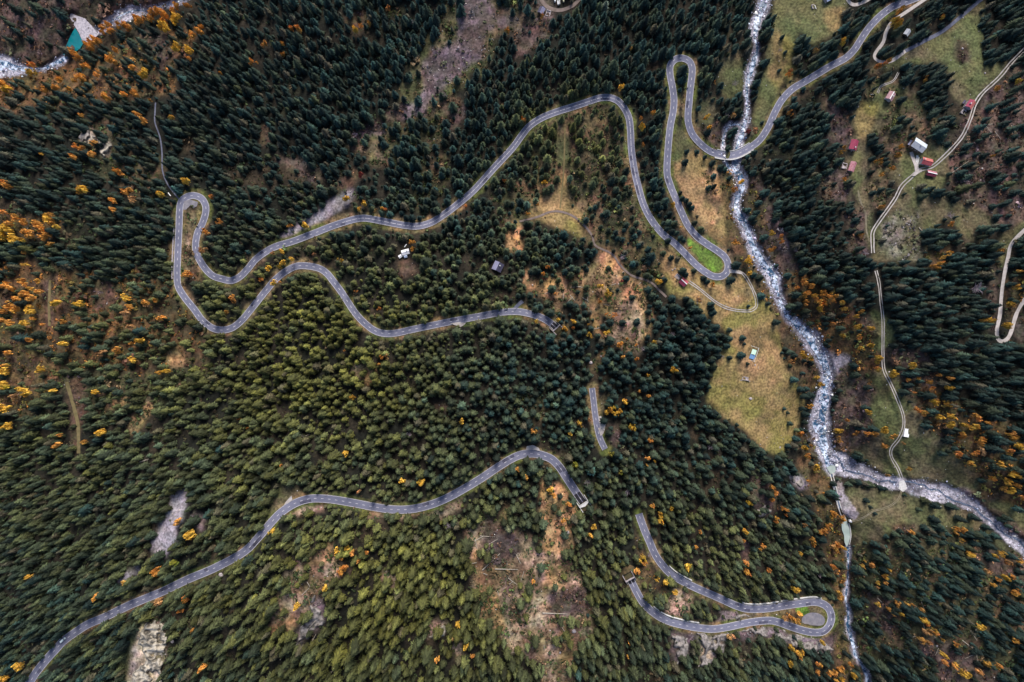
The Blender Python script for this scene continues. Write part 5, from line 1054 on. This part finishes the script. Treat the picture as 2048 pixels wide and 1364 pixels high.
# ------------------------------------------------------------------ leafless trees
def bare_mesh(seed):
    r = random.Random(seed); m = MB(); m.tube((0, 0, 0), (0, 0, .8), .03, .012, 5)
    for k in range(26):
        z = .2 + .6 * r.random(); a = r.uniform(0, 6.28); l = r.uniform(.2, .42); p = (l * math.cos(a), l * math.sin(a), min(1, z + l * .7)); m.tube((0, 0, z), p, .012, .005, 4)
        for j in range(3): b = a + r.uniform(-.9, .9); s = r.uniform(.08, .2); q = (p[0] * .8 + s * math.cos(b), p[1] * .8 + s * math.sin(b), p[2] * .95 + s * .4); m.tube((p[0] * .7, p[1] * .7, z + (p[2] - z) * .7), q, .007, .003, 3)
    return m
tw = [bare_mesh(k) for k in range(3)]; twm = []
M['twigs'] = mat('bare_twigs', (.2, .16, .19), col2=(.3, .25, .29), scale=1)
for q in tw: o = q.build('branches', M['twigs']); twm.append(o.data); bpy.data.objects.remove(o)
for t in "1245,513,8 1397,602,9 818,868,7 1175,966,8 825,80,5 826,45,6 605,873,6 200,585,5 1443,713,6 1955,577,14 1345,668,6 1592,500,6 1730,505,8 1285,697,6 890,190,6 868,105,6 1470,165,8 1455,230,7 1300,1110,6 1640,1150,6 895,1050,9 1560,100,5 1620,880,6 1255,985,7 1900,430,8 1930,360,7 1420,895,6 1435,898,5".split():
    u, v, r = map(float, t.split(',')); h = float(height(u, v)); R_ = r / (F / (HC - h)); hT = R_ * 2.6 + 3; k = (HC - h - hT * .7) / (HC - h); bu_, bv_ = CX + (u - CX) * k, CY + (v - CY) * k
    p = [float(q) for q in wpos(bu_, bv_, None, -.3)]; e = empty('leafless_tree', p, random.uniform(0, 6)); c = bpy.data.objects.new('branches', random.choice(twm)); c.scale = (R_ * 2, R_ * 2, hT); COL.objects.link(c); c.parent = e
    q, oc, lm = place_words(u, v); unique_label(f'leafless grey mauve tree {q} {oc} {lm}', 'leafless trees', 'tree', e)

# ------------------------------------------------------------------ undergrowth, stones
r2 = np.random.default_rng(23); N = 120000; u = r2.uniform(-80, W2 + 80, N); v = r2.uniform(-80, H2 + 80, N); s = samp(shR, u, v)
ok = (r2.random(N) < s * (.25 + .9 * smooth(.35, .65, fbm(u, v, 22, 96, 3)))) & (samp(DRall, u, v) > 9.5) & (samp(DS, u, v) > 0) & (samp(DT, u, v) > 3.5)
for (ku, kv, kr) in KA: ok &= np.hypot(u - ku, v - kv) > kr * .72
for pl in (POOL, APRON, POND, BASIN, FORD, DISC): ok &= ~inpoly(pl, u, v)
u, v = u[ok], v[ok]; n = len(u); pal = palR[np.clip(((v - V0) / RS).round().astype(int), 0, NV - 1), np.clip(((u - U0) / RS).round().astype(int), 0, NU - 1)]
PALS = [[(.035, .05, .022), (.06, .055, .03), (.07, .05, .03), (.05, .07, .03)], [(.30, .14, .035), (.10, .10, .03), (.05, .055, .022), (.12, .07, .035), (.09, .055, .04), (.15, .13, .035), (.05, .045, .025)], [(.085, .055, .05), (.07, .05, .055), (.10, .06, .045), (.06, .065, .035), (.13, .07, .04)], [(.06, .065, .03), (.11, .09, .05), (.07, .055, .035), (.05, .06, .03)], [(.12, .11, .12), (.09, .09, .05), (.1, .08, .08), (.06, .07, .04)],
  [(.05, .075, .025), (.035, .055, .025), (.08, .09, .03), (.16, .11, .06), (.09, .055, .035), (.045, .06, .03)],
  [(.30, .13, .035), (.20, .10, .03), (.12, .065, .03), (.06, .07, .025), (.04, .055, .022), (.16, .12, .035), (.09, .045, .03)]]
sc_ = np.zeros((n, 3))
for p in range(7):
    m_ = pal == p; c = np.array(PALS[p]); sc_[m_] = c[r2.integers(0, len(c), m_.sum())]
sc_ *= np.exp(r2.normal(.1, .45, n))[:, None]
rad_ = np.exp(r2.normal(-.12, .5, n)) * np.where(pal == 3, .45, 1); x, y, z = wpos(u, v, None, -.15); print('shrubs', n)
o = scatter('undergrowth', SHTPL, np.stack([x, y, z], 1), rad_, rad_ * 1.1, sc_, M['shrub'], seed=8); tag(o, 'low brown and green undergrowth on the open slopes', 'undergrowth', kind='stuff')
def rock_tpl(seed):
    bm = bmesh.new(); bmesh.ops.create_icosphere(bm, subdivisions=1, radius=1); r = random.Random(seed)
    for q in bm.verts: q.co *= r.uniform(.7, 1.15); q.co.z *= .7
    V = np.array([tuple(q.co) for q in bm.verts]); Fc = np.array([[q.index for q in f.verts] for f in bm.faces]); bm.free(); return V, Fc
RT = [rock_tpl(k) for k in range(6)]
us, vs = [], []
for S_, per in ((S_MAIN, .85), (S_BR, .8), (S_RIGHT, .6), (S_LOW, .6), (S_TL, .7), (S_TL2, .8)):
    nrm = normals(S_)
    for k in range(len(S_)):
        c = r2.poisson(per * S_[k, 2] * .42)
        for _ in range(c): o_ = float(np.clip(r2.normal(0, .34), -.75, .75)) * S_[k, 2]; us.append(S_[k, 0] + nrm[k, 0] * o_ + r2.uniform(-1, 1)); vs.append(S_[k, 1] + nrm[k, 1] * o_ + r2.uniform(-1, 1))
us = np.array(us); vs = np.array(vs); 
oks = np.ones(len(us), bool)
for pl in (POOL, APRON, POND, BASIN, FORD): oks &= ~inpoly(pl, us, vs)
us, vs = us[oks], vs[oks]; n = len(us); fine_ = np.where((us > 1690) & (vs > 900), .68, 1.0); rr = fine_ * np.exp(r2.normal(-.85, .5, n)); rr = np.clip(rr, .18, 1.9); x, y, z = wpos(us, vs, None, .15)
rc = np.array((.34, .36, .47))[None] * np.exp(r2.normal(-.2, .62, n))[:, None] * (1 + r2.normal(0, .04, (n, 3))); print('rocks', n)
o = scatter('stream_boulders', RT, np.stack([x, y, z], 1), rr, rr, np.clip(rc, .05, .85), M['rock'], jit=.05, seed=9); tag(o, 'pale boulders and cobbles filling the stream beds', 'boulders', kind='stuff')
N = 16000; u = r2.uniform(0, W2, N); v = r2.uniform(0, H2, N); pl_ = palR[((v - V0) / RS).round().astype(int), ((u - U0) / RS).round().astype(int)]; dn = samp(denR, u, v)
pr = np.select([pl_ == 4, pl_ == 3, pl_ == 2, pl_ == 1, pl_ == 5], [.8, .22, .18, .14, .4], 0) * (dn < .5); ok = (r2.random(N) < pr) & (samp(DRall, u, v) > 9.5) & (samp(DS, u, v) > 1) & (samp(DT, u, v) > 3) & ~inpoly(ISL, u, v)
u, v, pq = u[ok], v[ok], pl_[ok]; n = len(u); rr = np.clip(np.exp(r2.normal(-1.25, .4, n)), .12, 1.3) * np.where(pq == 4, 1.25, 1); x, y, z = wpos(u, v, None, .05)
rc = np.array((.36, .33, .33))[None] * np.exp(r2.normal(0, .3, n))[:, None]; o = scatter('slope_stones', RT, np.stack([x, y, z], 1), rr, rr, np.clip(rc, .05, .7), M['rock'], jit=.05, seed=10); tag(o, 'small stones strewn over the meadows and screes', 'stones', kind='stuff')
# a few boulders large enough to point at
for t in "1135,1065,3.4 1501,797,3 1510,730,1.6 1148,1262,4 1182,725,3 1202,712,2 1185,751,2.6 1152,683,2 1560,895,1.8 1874,1292,2 1877,993,2.5 442,1150,4 345,1283,3 1247,545,2 1350,537,1.6 1345,540,1.5 1925,97,2 1970,146,1.8 1716,213,1.8 1120,1305,2.2".split():
    u_, v_, r_ = map(float, t.split(',')); R_ = r_ * .44; bm = bmesh.new(); bmesh.ops.create_icosphere(bm, subdivisions=3, radius=R_)
    for q in bm.verts:
        c_ = q.co / R_; q.co *= .8 + .4 * float(vnoise(c_.x * 2 + u_, c_.y * 2 + c_.z, .9, 7)); q.co.z *= .75
    me = bpy.data.meshes.new('boulder'); bm.to_mesh(me); bm.free(); me.materials.append(M['stone']); o = bpy.data.objects.new('boulder', me); COL.objects.link(o); o.location = [float(q) for q in wpos(u_, v_, None, .2)]
    q, oc, lm = place_words(u_, v_); unique_label(f'single pale boulder {q} {oc} {lm}', 'single boulders', 'boulder', o)

# labels that several things share stay only where nothing tells them apart
ORD = ['leftmost', 'second from left', 'third from left', 'fourth from left', 'fifth from left', 'sixth from left', 'seventh from left', 'eighth from left']
BOTH = 16
def trim(w):
    n_ = lambda: len(w.split())
    while n_() > 16 and ' the ' in w: w = w.replace(' the ', ' ', 1)
    for x_ in ((' a little', ''), ('dark blue green', 'blue green'), (' with a pale crown', ' pale crown'), (' of road', ''), (' from left', ''), (' slanting', ''), (' small', ''), (' narrow', ''), (' short', ''), (' dark', ''), (' bright', '')):
        if n_() > 16: w = w.replace(x_[0], x_[1], 1)
    return w
for lbl, os_ in lab_groups.items():
    if 1 < len(os_) <= 8:
        os_.sort(key=lambda o: o.location.x)
        for k, o in enumerate(os_): o['label'] = trim(f'{ORD[k]} {lbl}' if k < len(os_) - 1 else f'rightmost {lbl}')
    else:
        for o in os_: o['label'] = trim(lbl)
